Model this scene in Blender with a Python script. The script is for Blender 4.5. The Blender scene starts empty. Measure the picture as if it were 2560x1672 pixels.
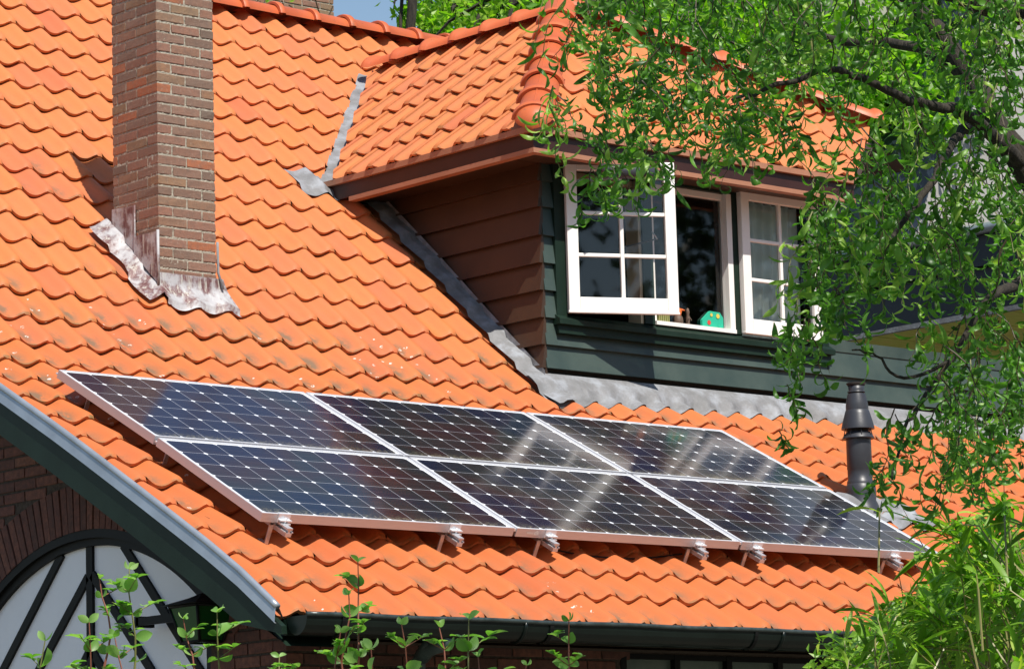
import bpy, bmesh, math, random
import numpy as np
from mathutils import Vector, Matrix
R = math.radians
random.seed(7); rng = np.random.default_rng(7)
scn = bpy.context.scene
col = scn.collection

# ------------------------------------------------------------ camera
CR = ((0.751019705, -0.659684868, -0.028022796), (0.083180050, 0.136628616, -0.987123954), (0.655019451, 0.739018604, 0.157483404))
CP = Vector((-9.938, -13.096, -1.765)); CF = 8385.2
cam_d = bpy.data.cameras.new('camera'); cam = bpy.data.objects.new('camera', cam_d); col.objects.link(cam)
cx, cy, cz = (Vector(r) for r in CR)
m = Matrix((cx, -cy, -cz)).transposed().to_4x4(); m.translation = CP
cam.matrix_world = m
cam_d.sensor_width = 36; cam_d.lens = CF * 36 / 2560; cam_d.clip_start = .5; cam_d.clip_end = 2000
scn.camera = cam
def ray(x, y):
    return (cx * ((x - 1280) / CF) + cy * ((y - 836) / CF) + cz)
def at(x, y, d):
    return CP + ray(x, y).normalized() * d

# ------------------------------------------------------------ world, sun, exposure
SD = Vector((-.27, -1.0, 1.42)).normalized()
w = bpy.data.worlds.new('World'); scn.world = w; w.use_nodes = True
nt = w.node_tree; bg = nt.nodes['Background']
sky = nt.nodes.new('ShaderNodeTexSky'); sky.sky_type = 'NISHITA'; sky.sun_disc = False
sky.sun_elevation = math.asin(SD.z); sky.sun_rotation = math.atan2(SD.x, SD.y)
sky.air_density = 1.25; sky.dust_density = .5; sky.ozone_density = 2.2
nt.links.new(sky.outputs[0], bg.inputs[0]); bg.inputs[1].default_value = .095
sl = bpy.data.lights.new('sun', 'SUN'); sl.energy = 5.0; sl.angle = R(.5); sl.color = (1, .95, .87)
so = bpy.data.objects.new('sun', sl); col.objects.link(so); so.rotation_euler = (-SD).to_track_quat('-Z', 'Y').to_euler()
so.location = (0, -10, 20)
scn.view_settings.view_transform = 'Standard'; scn.view_settings.look = 'None'
scn.view_settings.exposure = 0.30; scn.view_settings.gamma = 1
scn.render.engine = 'CYCLES'
try:
    scn.cycles.max_bounces = 8; scn.cycles.transparent_max_bounces = 12
except Exception: pass

# ------------------------------------------------------------ node helpers
def mat(name, base=(.5, .5, .5), rough=.6, metal=0, spec=.5, build=None, coat=0):
    mt = bpy.data.materials.new(name); mt.use_nodes = True
    n = mt.node_tree; p = n.nodes['Principled BSDF']
    p.inputs['Base Color'].default_value = (*base, 1); p.inputs['Roughness'].default_value = rough
    p.inputs['Metallic'].default_value = metal; p.inputs['Specular IOR Level'].default_value = spec
    p.inputs['Coat Weight'].default_value = coat
    if build: build(n, p)
    return mt
class NT:
    def __init__(s, n): s.n = n
    def __call__(s, t, **k):
        d = s.n.nodes.new('ShaderNode' + t)
        for a, b in k.items(): setattr(d, a, b)
        return d
    def link(s, a, b): s.n.links.new(a, b)
    def val(s, x, sock):
        if isinstance(x, (int, float)): sock.default_value = x
        elif isinstance(x, tuple): sock.default_value = (*x, 1) if len(x) == 3 and sock.type == 'RGBA' else x
        else: s.link(x, sock)
    def math(s, op, a, b=0, c=0):
        d = s('Math', operation=op); s.val(a, d.inputs[0]); s.val(b, d.inputs[1]); s.val(c, d.inputs[2]); return d.outputs[0]
    def mix(s, f, a, b, mode='MIX'):
        d = s('MixRGB', blend_type=mode); s.val(f, d.inputs[0]); s.val(a, d.inputs[1]); s.val(b, d.inputs[2]); return d.outputs[0]
    def ramp(s, f, stops):
        d = s('ValToRGB'); s.val(f, d.inputs[0]); e = d.color_ramp.elements
        while len(e) < len(stops): e.new(.5)
        for i, (p, c) in enumerate(stops):
            e[i].position = p; e[i].color = (*c, 1) if isinstance(c, tuple) else (c, c, c, 1)
        return d.outputs[0]
    def noise(s, scale, vec=None, detail=4, rough=.55, dist=0):
        d = s('TexNoise'); d.inputs['Scale'].default_value = scale; d.inputs['Detail'].default_value = detail
        d.inputs['Roughness'].default_value = rough; d.inputs['Distortion'].default_value = dist
        if vec is not None: s.link(vec, d.inputs['Vector'])
        return d.outputs[0]
    def obj(s): return s('TexCoord').outputs['Object']
    def mapping(s, vec, scale=(1, 1, 1), rot=(0, 0, 0), loc=(0, 0, 0)):
        d = s('Mapping'); s.link(vec, d.inputs[0]); d.inputs['Scale'].default_value = scale
        d.inputs['Rotation'].default_value = rot; d.inputs['Location'].default_value = loc; return d.outputs[0]
    def bump(s, h, p, strength=.3, dist=.01):
        d = s('Bump'); d.inputs['Strength'].default_value = strength; d.inputs['Distance'].default_value = dist
        s.link(h, d.inputs['Height']); s.link(d.outputs[0], p.inputs['Normal'])

# clay tiles: attribute 'tile' = (tint, stain, lichen), UV = place inside the tile
def _tile(n, p):
    g = NT(n)
    at_ = g('Attribute', attribute_name='tile'); sp = g('SeparateColor'); g.link(at_.outputs['Color'], sp.inputs[0])
    tint, stain, lich = sp.outputs
    uv = g('UVMap', uv_map='UVMap').outputs[0]; su = g('SeparateXYZ'); g.link(uv, su.inputs[0])
    u, v = g.math('FRACT', su.outputs[0]), g.math('FRACT', su.outputs[1])
    base = g.ramp(tint, [(0, (.56, .175, .050)), (.35, (.585, .185, .062)), (.7, (.56, .150, .066)), (1, (.45, .105, .050))])
    ob = g.obj()
    n1 = g.noise(5, ob, 3); base = g.mix(g.math('MULTIPLY', n1, .5), base, (.60, .19, .055))
    base = g.mix(g.math('MULTIPLY', at_.outputs['Alpha'], .55), base, (.47, .108, .026))  # alpha mixes in a deeper orange, strongest on the lowest rows
    n2 = g.noise(60, ob, 4); base = g.mix(g.ramp(n2, [(.62, 0.0), (.80, .35)]), base, (.30, .11, .05))
    # grey weathering in the trough near the front edge
    du = g.math('DIVIDE', g.math('SUBTRACT', u, g.math('ADD', .42, g.math('MULTIPLY', g.math('SUBTRACT', v, .45), .10))), .19)
    dv = g.math('DIVIDE', g.math('SUBTRACT', v, .34), .30)
    gs = g.math('POWER', 2.718, g.math('MULTIPLY', g.math('ADD', g.math('MULTIPLY', du, du), g.math('MULTIPLY', dv, dv)), -1.0))
    sm = g.math('MULTIPLY', gs, g.math('MULTIPLY', stain, g.ramp(g.noise(26, g.mapping(ob, (1, .45, .45)), 5, .7), [(.33, 0.0), (.50, 1.0)])))
    base = g.mix(g.math('MINIMUM', g.math('MULTIPLY', sm, 1.45), .82), base, (.13, .115, .075))
    base = g.mix(g.ramp(g.noise(7, g.mapping(ob, (3, .6, .6)), 5, .7), [(.52, 0.0), (.72, .35)]), base, (.33, .12, .05))
    # dirt and painted crease shading where the tiles overlap sideways
    ln = g.math('MAXIMUM', g.ramp(u, [(.0, .8), (.11, 0.0)]), g.ramp(u, [(.955, 0.0), (.99, .7)]))
    base = g.mix(g.math('MULTIPLY', ln, g.noise(12, ob, 3)), base, (.20, .09, .045))
    # mossy front edges
    fe = g.math('MULTIPLY', g.math('LESS_THAN', v, .05), g.ramp(g.noise(14, ob, 4), [(.42, 0.0), (.6, .65)]))
    base = g.mix(g.math('MULTIPLY', fe, g.math('ADD', .35, stain)), base, (.17, .12, .05))
    # pale lichen rings and flecks
    vo = g('TexVoronoi'); vo.inputs['Scale'].default_value = 17; g.link(ob, vo.inputs['Vector'])
    rg = g.math('MULTIPLY', g.math('GREATER_THAN', vo.outputs['Distance'], .10), g.math('LESS_THAN', vo.outputs['Distance'], .22))
    flm = g.ramp(g.noise(55, ob, 5, .7), [(.47, 0.0), (.53, 1.0)])
    lm = g.math('MULTIPLY', g.math('MULTIPLY', rg, flm), g.math('MULTIPLY', g.math('GREATER_THAN', lich, .74), g.math('GREATER_THAN', gs, .10)))
    base = g.mix(lm, base, (.62, .60, .53))
    g.link(base, p.inputs['Base Color'])
    g.link(g.math('ADD', .44, g.math('MULTIPLY', n2, .25)), p.inputs['Roughness'])
    g.bump(g.noise(150, ob, 3), p, .12, .003)
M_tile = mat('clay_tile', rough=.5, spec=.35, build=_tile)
def _ridge(n, p):
    g = NT(n); ob = g.obj()
    c = g.ramp(g.noise(4, ob, 4), [(.3, (.50, .105, .036)), (.7, (.56, .135, .045))])
    c = g.mix(g.ramp(g.noise(18, ob, 6, .75), [(.57, 0.0), (.70, .65)]), c, (.16, .10, .06))
    c = g.mix(g.ramp(g.noise(90, ob, 3), [(.74, 0.0), (.78, .6)]), c, (.6, .5, .42))
    g.link(c, p.inputs['Base Color']); g.bump(g.noise(90, ob, 3), p, .1, .003)
M_ridge = mat('glazed_ridge_clay', rough=.46, spec=.4, build=_ridge)
def _brick(n, p):
    g = NT(n); ob = g.obj()
    at_ = g('Attribute', attribute_name='tile'); sp = g('SeparateColor'); g.link(at_.outputs['Color'], sp.inputs[0])
    c = g.ramp(sp.outputs[0], [(0, (.16, .115, .088)), (.3, (.245, .145, .105)), (.55, (.275, .140, .098)), (.8, (.25, .170, .105)), (1, (.36, .135, .070))])
    c = g.mix(g.ramp(g.noise(26, ob, 6, .7), [(.33, .45), (.56, 0.0)]), c, (.13, .10, .085))
    c = g.mix(g.ramp(g.noise(48, ob, 5, .7), [(.56, 0.0), (.74, .5)]), c, (.36, .29, .23))
    c = g.mix(g.math('MULTIPLY', sp.outputs[1], g.ramp(g.noise(14, ob, 4), [(.4, 0.0), (.6, .85)])), c, (.06, .045, .04))
    g.link(c, p.inputs['Base Color']); g.bump(g.noise(110, ob, 6, .7), p, .7, .008)
M_brick = mat('old_brick', rough=.9, spec=.2, build=_brick)
def _mortar(n, p):
    g = NT(n); ob = g.obj()
    c = g.ramp(g.noise(60, ob, 5, .7), [(.3, (.27, .235, .18)), (.55, (.41, .37, .30)), (.8, (.54, .50, .42))])
    g.link(c, p.inputs['Base Color']); g.bump(g.noise(160, ob, 4), p, .8, .01)
M_mortar = mat('rough_mortar', rough=.95, spec=.1, build=_mortar)
def _dark_mortar(n, p):
    g = NT(n); ob = g.obj()
    c = g.ramp(g.noise(60, ob, 5, .7), [(.3, (.05, .04, .032)), (.7, (.12, .09, .07))])
    g.link(c, p.inputs['Base Color']); g.bump(g.noise(160, ob, 4), p, .8, .01)
M_mortar2 = mat('dark_mortar', rough=.95, spec=.1, build=_dark_mortar)
def _brick2(n, p):
    g = NT(n); ob = g.obj()
    at_ = g('Attribute', attribute_name='tile'); sp = g('SeparateColor'); g.link(at_.outputs['Color'], sp.inputs[0])
    c = g.ramp(sp.outputs[0], [(0, (.13, .06, .045)), (.5, (.20, .078, .055)), (1, (.26, .11, .07))])
    c = g.mix(g.ramp(g.noise(30, ob, 6, .7), [(.4, .6), (.65, 0.0)]), c, (.06, .04, .035))
    g.link(c, p.inputs['Base Color']); g.bump(g.noise(110, ob, 5, .7), p, .6, .006)
M_brick2 = mat('wall_brick', rough=.85, spec=.2, build=_brick2)
def _lead(n, p):
    g = NT(n); ob = g.obj()
    c = g.ramp(g.noise(7, ob, 6, .65), [(.3, (.15, .15, .15)), (.48, (.20, .20, .205)), (.66, (.30, .315, .34))])
    c = g.mix(g.ramp(g.noise(40, ob, 4), [(.6, 0.0), (.7, .5)]), c, (.22, .22, .23))
    g.link(c, p.inputs['Base Color']); g.bump(g.noise(30, ob, 5), p, .35, .012)
M_lead = mat('lead_sheet', rough=.65, metal=.0, spec=.4, build=_lead)
def _lead2(n, p):
    g = NT(n); ob = g.obj()
    st = g.noise(9, g.mapping(ob, (5, 5, .5)), 5, .65)
    c = g.ramp(st, [(.40, (.12, .045, .045)), (.52, (.20, .12, .115)), (.62, (.42, .39, .34)), (.78, (.58, .57, .53))])
    c = g.mix(g.ramp(g.noise(11, ob, 5), [(.42, 0.0), (.58, .85)]), c, (.46, .46, .47))
    g.link(c, p.inputs['Base Color']); g.bump(g.noise(35, ob, 5), p, .35, .01)
M_lead2 = mat('stained_lead', rough=.6, metal=.1, build=_lead2)
def _zinc(n, p):
    g = NT(n); ob = g.obj()
    c = g.ramp(g.noise(5, ob, 4), [(.3, (.36, .39, .43)), (.7, (.47, .51, .56))]); g.link(c, p.inputs['Base Color'])
M_zinc = mat('zinc_trim', rough=.35, metal=.55, build=_zinc)
def paint(name, c1, c2, rough=.4, scale=4, streak=False, dirt=.25, spec=.5):
    def b(n, p):
        g = NT(n); ob = g.obj()
        v = g.mapping(ob, (3, 3, 30)) if streak else ob
        c = g.ramp(g.noise(scale, v, 5, .6), [(.35, c1), (.65, c2)])
        c = g.mix(g.ramp(g.noise(55, ob, 5, .7), [(.6, 0.0), (.78, dirt)]), c, tuple(x * .5 for x in c1))
        g.link(c, p.inputs['Base Color']); g.bump(g.noise(50, g.mapping(ob, (1, 1, 6)), 4), p, .12, .004)
    return mat(name, rough=rough, spec=spec, build=b)
M_green = paint('green_board_paint', (.030, .052, .045), (.050, .074, .062), .5)
M_side = paint('bounce_brown_boards', (.038, .020, .011), (.052, .027, .014), .5)  # green cheek boards coloured brown to hold the tiles' orange bounce
M_darkgreen = paint('dark_green_paint', (.006, .017, .010), (.010, .025, .016), .5, spec=.25)
M_maroon = paint('maroon_fascia_paint', (.030, .008, .005), (.042, .011, .007), .5)
M_trim = paint('bounce_tan_trim', (.34, .15, .085), (.40, .18, .105), .5)  # fascia strips coloured lighter, standing in for bounce off the roof
M_white = paint('white_window_paint', (.80, .77, .72), (.85, .83, .79), .45, dirt=.2)
M_cream = paint('cream_reveal_paint', (.42, .36, .25), (.48, .41, .29), .5, dirt=.1)
M_navy = paint('navy_board_paint', (.012, .018, .030), (.018, .026, .042), .4)
M_stucco = paint('grey_render', (.30, .285, .27), (.40, .385, .36), .9, 2, dirt=.3)
M_gutter = paint('green_gutter_paint', (.004, .008, .006), (.008, .014, .011), .3, 3, dirt=.4, spec=.3)
M_black = paint('black_window_paint', (.005, .005, .005), (.008, .008, .007), .55, spec=.2)
M_flue = paint('grey_plastic_flue', (.030, .031, .037), (.040, .042, .049), .4, 6, dirt=.15)
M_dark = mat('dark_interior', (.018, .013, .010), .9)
M_lip = paint('worn_gutter_rim', (.018, .028, .026), (.05, .065, .062), .3, 16)
def _soffit(n, p):
    g = NT(n); ob = g.obj()
    c = g.ramp(g.noise(3, g.mapping(ob, (1, 6, 1)), 5, .65), [(.3, (.42, .42, .07)), (.55, (.55, .56, .13)), (.72, (.60, .36, .13))])
    g.link(c, p.inputs['Base Color'])
M_soffit = mat('algae_green_planks', rough=.8, build=_soffit)
def _alu(n, p):
    g = NT(n); ob = g.obj()
    c = g.ramp(g.noise(40, g.mapping(ob, (.3, 8, 8)), 3), [(.3, (.56, .55, .57)), (.7, (.64, .63, .66))]); g.link(c, p.inputs['Base Color'])
M_alu = mat('anodised_aluminium', rough=.45, metal=.65, build=_alu)
M_rim = mat('panel_frame_top', (.74, .75, .78), .35, .4)
# photovoltaic laminate: UV counted in cells
def _cell(n, p):
    g = NT(n); uv = g('UVMap', uv_map='UVMap').outputs[0]; s_ = g('SeparateXYZ'); g.link(uv, s_.inputs[0])
    U, V = s_.outputs[0], s_.outputs[1]
    fu, fv = g.math('FRACT', U), g.math('FRACT', V)
    du = g.math('ABSOLUTE', g.math('SUBTRACT', fu, .5)); dv = g.math('ABSOLUTE', g.math('SUBTRACT', fv, .5))
    line = g.math('MAXIMUM', g.math('GREATER_THAN', du, .4905), g.math('GREATER_THAN', dv, .4905))
    corner = g.math('GREATER_THAN', g.math('ADD', du, dv), .90)
    out = g.math('MAXIMUM', g.math('MAXIMUM', g.math('LESS_THAN', U, 0.0), g.math('GREATER_THAN', U, 10.0)),
                 g.math('MAXIMUM', g.math('LESS_THAN', V, 0.0), g.math('GREATER_THAN', V, 6.0)))
    white = g.math('MAXIMUM', g.math('MAXIMUM', line, corner), out)
    bus = g.math('LESS_THAN', g.math('ABSOLUTE', g.math('SUBTRACT', g.math('FRACT', g.math('MULTIPLY', fv, 3.0)), .5)), .022)
    wn = g('TexWhiteNoise', noise_dimensions='2D'); cb = g('CombineXYZ')
    g.link(g.math('FLOOR', U), cb.inputs[0]); g.link(g.math('FLOOR', V), cb.inputs[1]); g.link(cb.outputs[0], wn.inputs['Vector'])
    geo = g('NewGeometry')
    big = g.noise(.9, geo.outputs['Position'], 2, .5)
    c = g.ramp(g.math('ADD', g.math('MULTIPLY', big, .9), g.math('MULTIPLY', wn.outputs[0], .10)),
               [(.38, (.012, .017, .034)), (.46, (.022, .024, .026)), (.54, (.032, .019, .020)), (.62, (.016, .015, .032))])
    c = g.mix(g.math('MULTIPLY', bus, .35), c, (.10, .10, .11))
    # dust gathered along the lower edge of the glass
    dust = g.math('MULTIPLY', g.ramp(V, [(.0, 1.0), (.05, 0.0)]), 1.0)
    vv = g.math('DIVIDE', V, 1.0)
    dm = g.math('MULTIPLY', g.math('LESS_THAN', vv, .45), g.math('MULTIPLY', g.math('SUBTRACT', .45, vv), 2.2))
    dm = g.math('MULTIPLY', dm, g.ramp(g.noise(55, geo.outputs['Position'], 5, .75), [(.46, 0.0), (.62, .7)]))
    c = g.mix(dm, c, (.30, .28, .19))
    c = g.mix(g.math('MULTIPLY', line, .62), c, (.62, .64, .70)); c = g.mix(g.math('MAXIMUM', corner, out), c, (.74, .76, .80))
    g.link(c, p.inputs['Base Color'])
M_cell = mat('solar_glass', rough=.10, spec=.5, build=_cell)
M_cell.node_tree.nodes['Principled BSDF'].inputs['Coat Weight'].default_value = .0
def glass(name, tint, k=.10):
    mt = bpy.data.materials.new(name); mt.use_nodes = True; n = mt.node_tree; n.nodes.clear(); g = NT(n)
    o = g('OutputMaterial'); t = g('BsdfTransparent'); t.inputs[0].default_value = (*tint, 1)
    gl = g('BsdfGlossy'); gl.inputs['Roughness'].default_value = .02; gl.inputs[0].default_value = (1, 1, 1, 1)
    fr = g('Fresnel'); fr.inputs[0].default_value = 1.5; mx = g('MixShader')
    g.link(g.math('ADD', g.math('MULTIPLY', fr.outputs[0], .9), k * .2), mx.inputs[0]); g.link(t.outputs[0], mx.inputs[1]); g.link(gl.outputs[0], mx.inputs[2])
    g.link(mx.outputs[0], o.inputs[0]); return mt
M_glass = glass('window_glass', (.92, .92, .89))
def leafmat(name, c1, c2, c3, trans=.35, rough=.42):
    mt = bpy.data.materials.new(name); mt.use_nodes = True; n = mt.node_tree; g = NT(n)
    p = n.nodes['Principled BSDF']; o = n.nodes['Material Output']
    at_ = g('Attribute', attribute_name='tile'); sp = g('SeparateColor'); g.link(at_.outputs['Color'], sp.inputs[0])
    c = g.ramp(sp.outputs[0], [(0, c1), (.6, c2), (1, c3)])
    gm = g('NewGeometry'); c = g.mix(g.math('MULTIPLY', gm.outputs['Backfacing'], .35), c, tuple(min(1, x * 1.5 + .03) for x in c2))
    g.link(c, p.inputs['Base Color']); p.inputs['Roughness'].default_value = rough
    tr = g('BsdfTranslucent'); hs = g.mix(1, c, (1.0, 1.35, .35), 'MULTIPLY'); g.link(g.mix(1, hs, (1.5, 1.5, 1.5), 'MULTIPLY'), tr.inputs[0])
    mx = g('MixShader'); mx.inputs[0].default_value = trans
    g.link(p.outputs[0], mx.inputs[1]); g.link(tr.outputs[0], mx.inputs[2]); g.link(mx.outputs[0], o.inputs[0]); return mt
M_willow = leafmat('willow_leaf', (.030, .100, .010), (.095, .235, .022), (.36, .50, .10), .40)
M_bamboo = leafmat('bamboo_leaf', (.060, .150, .014), (.19, .34, .032), (.55, .57, .10), .40)
M_shoot = leafmat('shrub_leaf', (.085, .19, .035), (.16, .31, .065), (.36, .50, .20), .4)
M_far = leafmat('distant_leaf', (.08, .18, .012), (.22, .38, .022), (.42, .56, .05), .5)
def _bark(n, p):
    g = NT(n); ob = g.obj()
    c = g.ramp(g.noise(9, g.mapping(ob, (6, 6, 1)), 6, .7), [(.35, (.014, .011, .008)), (.65, (.050, .040, .028))])
    g.link(c, p.inputs['Base Color']); g.bump(g.noise(20, g.mapping(ob, (6, 6, 1)), 5), p, .7, .02)
M_bark = mat('dark_bark', rough=.9, build=_bark)
M_twig = mat('brown_twig', (.055, .036, .016), .6)
M_gtwig = mat('olive_twig', (.17, .17, .05), .5)
M_rtwig = mat('red_stem', (.23, .075, .045), .5)
M_cane = mat('bamboo_cane', (.22, .20, .07), .45)
def _ground(n, p):
    g = NT(n); ob = g.obj()
    c = g.ramp(g.noise(1.5, ob, 6, .65), [(.35, (.09, .09, .07)), (.6, (.16, .15, .12)), (.8, (.20, .18, .15))])
    g.link(c, p.inputs['Base Color']); g.bump(g.noise(8, ob, 6), p, .8, .08)
M_ground = mat('garden_ground', rough=.95, build=_ground)

# ------------------------------------------------------------ mesh builder
class MB:
    def __init__(s): s.v = []; s.f = []; s.mi = []; s.c = []; s.uv = {}; s.sm = []
    def add(s, vs, fs, mi=0, c=None, uvs=None, smooth=False):
        b = len(s.v); s.v.extend([tuple(x) for x in vs])
        for k, f in enumerate(fs):
            s.f.append(tuple(b + i for i in f)); s.mi.append(mi); s.c.append(c or (.5, 0, 0)); s.sm.append(smooth)
            if uvs is not None: s.uv[len(s.f) - 1] = [uvs[i] for i in f]
        return s
    def quad(s, a, b, c_, d, mi=0, c=None, uvs=None): return s.add([a, b, c_, d], [(0, 1, 2, 3)], mi, c, uvs)
    def box(s, lo, hi, mi=0, c=None, M=None):
        (x0, y0, z0), (x1, y1, z1) = lo, hi
        vs = [(x, y, z) for z in (z0, z1) for y in (y0, y1) for x in (x0, x1)]
        if M is not None: vs = [tuple(M @ Vector(q)) for q in vs]
        return s.add(vs, [(0, 2, 3, 1), (4, 5, 7, 6), (0, 1, 5, 4), (2, 6, 7, 3), (0, 4, 6, 2), (1, 3, 7, 5)], mi, c)
    def prism(s, poly, off, mi=0, c=None):          # polygon (3D points) extruded by off
        off = Vector(off); n = len(poly); p0 = [Vector(q) for q in poly]; p1 = [q + off for q in p0]
        fs = [tuple(range(n))[::-1], tuple(range(n, 2 * n))] + [(i, (i + 1) % n, n + (i + 1) % n, n + i) for i in range(n)]
        return s.add(p0 + p1, fs, mi, c)
    def tube(s, pts, rad, n=8, mi=0, c=None, caps=True):
        pts = [Vector(q) for q in pts]; rad = rad if isinstance(rad, (list, tuple)) else [rad] * len(pts)
        vs = []; prev = None
        for i, q in enumerate(pts):
            t = (pts[min(i + 1, len(pts) - 1)] - pts[max(i - 1, 0)]).normalized()
            a = prev if prev is not None else (Vector((0, 0, 1)) if abs(t.z) < .9 else Vector((1, 0, 0)))
            x = (a - t * a.dot(t)).normalized(); y = t.cross(x); prev = x
            for k in range(n):
                an = 2 * math.pi * k / n; vs.append(q + (x * math.cos(an) + y * math.sin(an)) * rad[i])
        fs = []
        for i in range(len(pts) - 1):
            for k in range(n): fs.append((i * n + k, i * n + (k + 1) % n, (i + 1) * n + (k + 1) % n, (i + 1) * n + k))
        if caps: fs += [tuple(range(n))[::-1], tuple((len(pts) - 1) * n + k for k in range(n))]
        return s.add(vs, fs, mi, c, smooth=n > 5)
    def lathe(s, prof, base, n=32, mi=0, k=1.0):     # prof: (radius, z)
        prof = [(a * k, z) for a, z in prof]
        vs = []; b = Vector(base)
        for r_, z in prof:
            for k in range(n):
                a = 2 * math.pi * k / n; vs.append(b + Vector((r_ * math.cos(a), r_ * math.sin(a), z)))
        fs = []
        for i in range(len(prof) - 1):
            for k in range(n): fs.append((i * n + k, i * n + (k + 1) % n, (i + 1) * n + (k + 1) % n, (i + 1) * n + k))
        return s.add(vs, fs, mi, None, smooth=True)
    def build(s, name, mats, parent=None, auto=None, local=False):
        me = bpy.data.meshes.new(name); me.from_pydata(s.v, [], s.f)
        for mm in (mats if isinstance(mats, (list, tuple)) else [mats]): me.materials.append(mm)
        me.polygons.foreach_set('material_index', s.mi); me.polygons.foreach_set('use_smooth', s.sm)
        tot = np.array([len(f) for f in s.f])
        cc = np.repeat(np.array([(*x, 0.0) if len(x) == 3 else x for x in s.c], dtype=np.float32), tot, axis=0)
        a = me.color_attributes.new('tile', 'FLOAT_COLOR', 'CORNER'); a.data.foreach_set('color', cc.ravel())
        if s.uv:
            ul = me.uv_layers.new(name='UVMap'); arr = np.zeros((tot.sum(), 2), dtype=np.float32); st = np.concatenate([[0], np.cumsum(tot)])
            for fi, u in s.uv.items(): arr[st[fi]:st[fi] + len(u)] = u
            ul.data.foreach_set('uv', arr.ravel())
        me.update()
        o = bpy.data.objects.new(name, me); col.objects.link(o)
        if parent is not None: attach(o, parent, local)
        return o
def wmat(o):
    b = Matrix.LocRotScale(o.location, o.rotation_euler, o.scale)
    return b if o.parent is None else wmat(o.parent) @ o.matrix_parent_inverse @ b
def attach(o, parent, local=False):
    o.parent = parent
    if not local:
        o.matrix_parent_inverse = wmat(parent).inverted()
def tag(o, label=None, cat=None, group=None, kind=None):
    if label: o['label'] = label
    if cat: o['category'] = cat
    if group: o['group'] = group
    if kind: o['kind'] = kind
    return o
def thing(name, label, cat, loc=(0, 0, 0), group=None):
    o = bpy.data.objects.new(name, None); o.location = loc; o.empty_display_size = .2; col.objects.link(o)
    return tag(o, label, cat, group)
def copy_tree(o, parent=None):
    c = o.copy(); col.objects.link(c)
    if parent is not None: c.parent = parent
    for ch in [x for x in col.objects if x.parent == o]: copy_tree(ch, c)
    return c
def clip(o, co, no):                                 # cut away the side the normal points to
    bm = bmesh.new(); bm.from_mesh(o.data)
    bmesh.ops.bisect_plane(bm, geom=bm.verts[:] + bm.edges[:] + bm.faces[:], plane_co=co, plane_no=no, clear_outer=True)
    bm.to_mesh(o.data); bm.free()
def join_meshes(objs):
    bm = bmesh.new()
    for o in objs: bm.from_mesh(o.data)
    bm.to_mesh(objs[0].data); bm.free()
    for o in objs[1:]: bpy.data.objects.remove(o)
    return objs[0]

# ------------------------------------------------------------ ground
GZ = -3.4
g_ = MB(); g_.add([(-600, -600, GZ), (600, -600, GZ), (600, 600, GZ), (-600, 600, GZ)], [(0, 1, 2, 3)])
tag(g_.build('ground', M_ground), kind='structure')

# ------------------------------------------------------------ tile geometry
RY = [-.644, -.398, -.144, .115, .375, .635, .895, 1.156, 1.42, 1.683, 1.945, 2.206, 2.457, 2.687, 2.91, 3.132, 3.351, 3.571, 3.794, 4.018, 4.242, 4.463, 4.682, 4.904, 5.128, 5.351, 5.572, 5.791, 6.011, 6.231]
RZ = [-.519, -.352, -.199, -.053, .092, .236, .379, .52, .658, .795, .935, 1.079, 1.237, 1.425, 1.621, 1.819, 2.019, 2.219, 2.416, 2.611, 2.806, 3.004, 3.206, 3.403, 3.598, 3.795, 3.993, 4.194, 4.394, 4.596]
X0, TW = -.2305, .22343
PU = [0, .07, .16, .26, .36, .44, .52, .61, .70, .78, .86, .93, 1.0]
PH = [-.013, -.023, -.034, -.0435, -.0480, -.0485, -.0450, -.035, -.020, -.0065, 0, 0, -.006]
def prof(u): return float(np.interp(u % 1.0, PU, PH))
def add_tile(mb, Pf, Pb, U, col_u0, N, w, color, jit=(0, 0, 0), uu=PU, hh=PH):
    """Pf, Pb: front / back anchor (at u=0) on the ridge surface; U across; N normal."""
    V = Pb - Pf; T = .030
    fs_ = [0, .06, .15, .5, 1.16]; nu = len(uu); vs = []; uvs = []
    for f in fs_:
        for u, h in zip(uu, hh):
            d = 0
            if f < .1: 
                k = min(1, max(0, (u - .76) / .10)); d = -.019 * k * (1 if f == 0 else .30)
                d -= .0035 if f == 0 else 0
            fe = f
            q = Pf + U * (u * w + jit[0] + jit[1] * f) + V * fe + N * (h + d + jit[2] - T * f)
            vs.append(q); uvs.append((u * .998 + .001, min(f, .995)))
    faces = []
    for j in range(len(fs_) - 1):
        for i in range(nu - 1): faces.append((j * nu + i, j * nu + i + 1, (j + 1) * nu + i + 1, (j + 1) * nu + i))
    mb.add(vs, faces, 0, color, uvs, smooth=True)
    b = V.normalized()
    top = vs[:nu]; low = [q - N * .017 + b * .003 for q in top]; back = [q + b * .05 for q in low]
    strip = [(i, i + nu, i + nu + 1, i + 1) for i in range(nu - 1)] + [(i + nu, i + 2 * nu, i + 2 * nu + 1, i + nu + 1) for i in range(nu - 1)]
    mb.add(top + low + back, strip, 0, color, [(q[0], .02) for q in uvs[:nu]] * 3, smooth=False)
    rt = [vs[j * nu + nu - 1] for j in range(len(fs_))]; rl = [q - N * .015 for q in rt]
    k = len(rt); mb.add(rt + rl, [(i, i + 1, k + i + 1, k + i) for i in range(k - 1)], 0, color, [(.99, .3)] * (2 * k))
def tcol(stain=0, lich=0, row_tone=0): return (min(1, max(0, random.gauss(.38, .19))), stain, lich, row_tone)
def tjit(): return (random.uniform(-.003, .003), random.uniform(-.003, .003), random.uniform(-.0025, .0025))
def interp_roof(Y): return float(np.interp(Y, RY, RZ))

house = thing('brick_house', 'orange tiled brick house with green boarded dormer and brick chimney', 'house', (0, 0, GZ))

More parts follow.
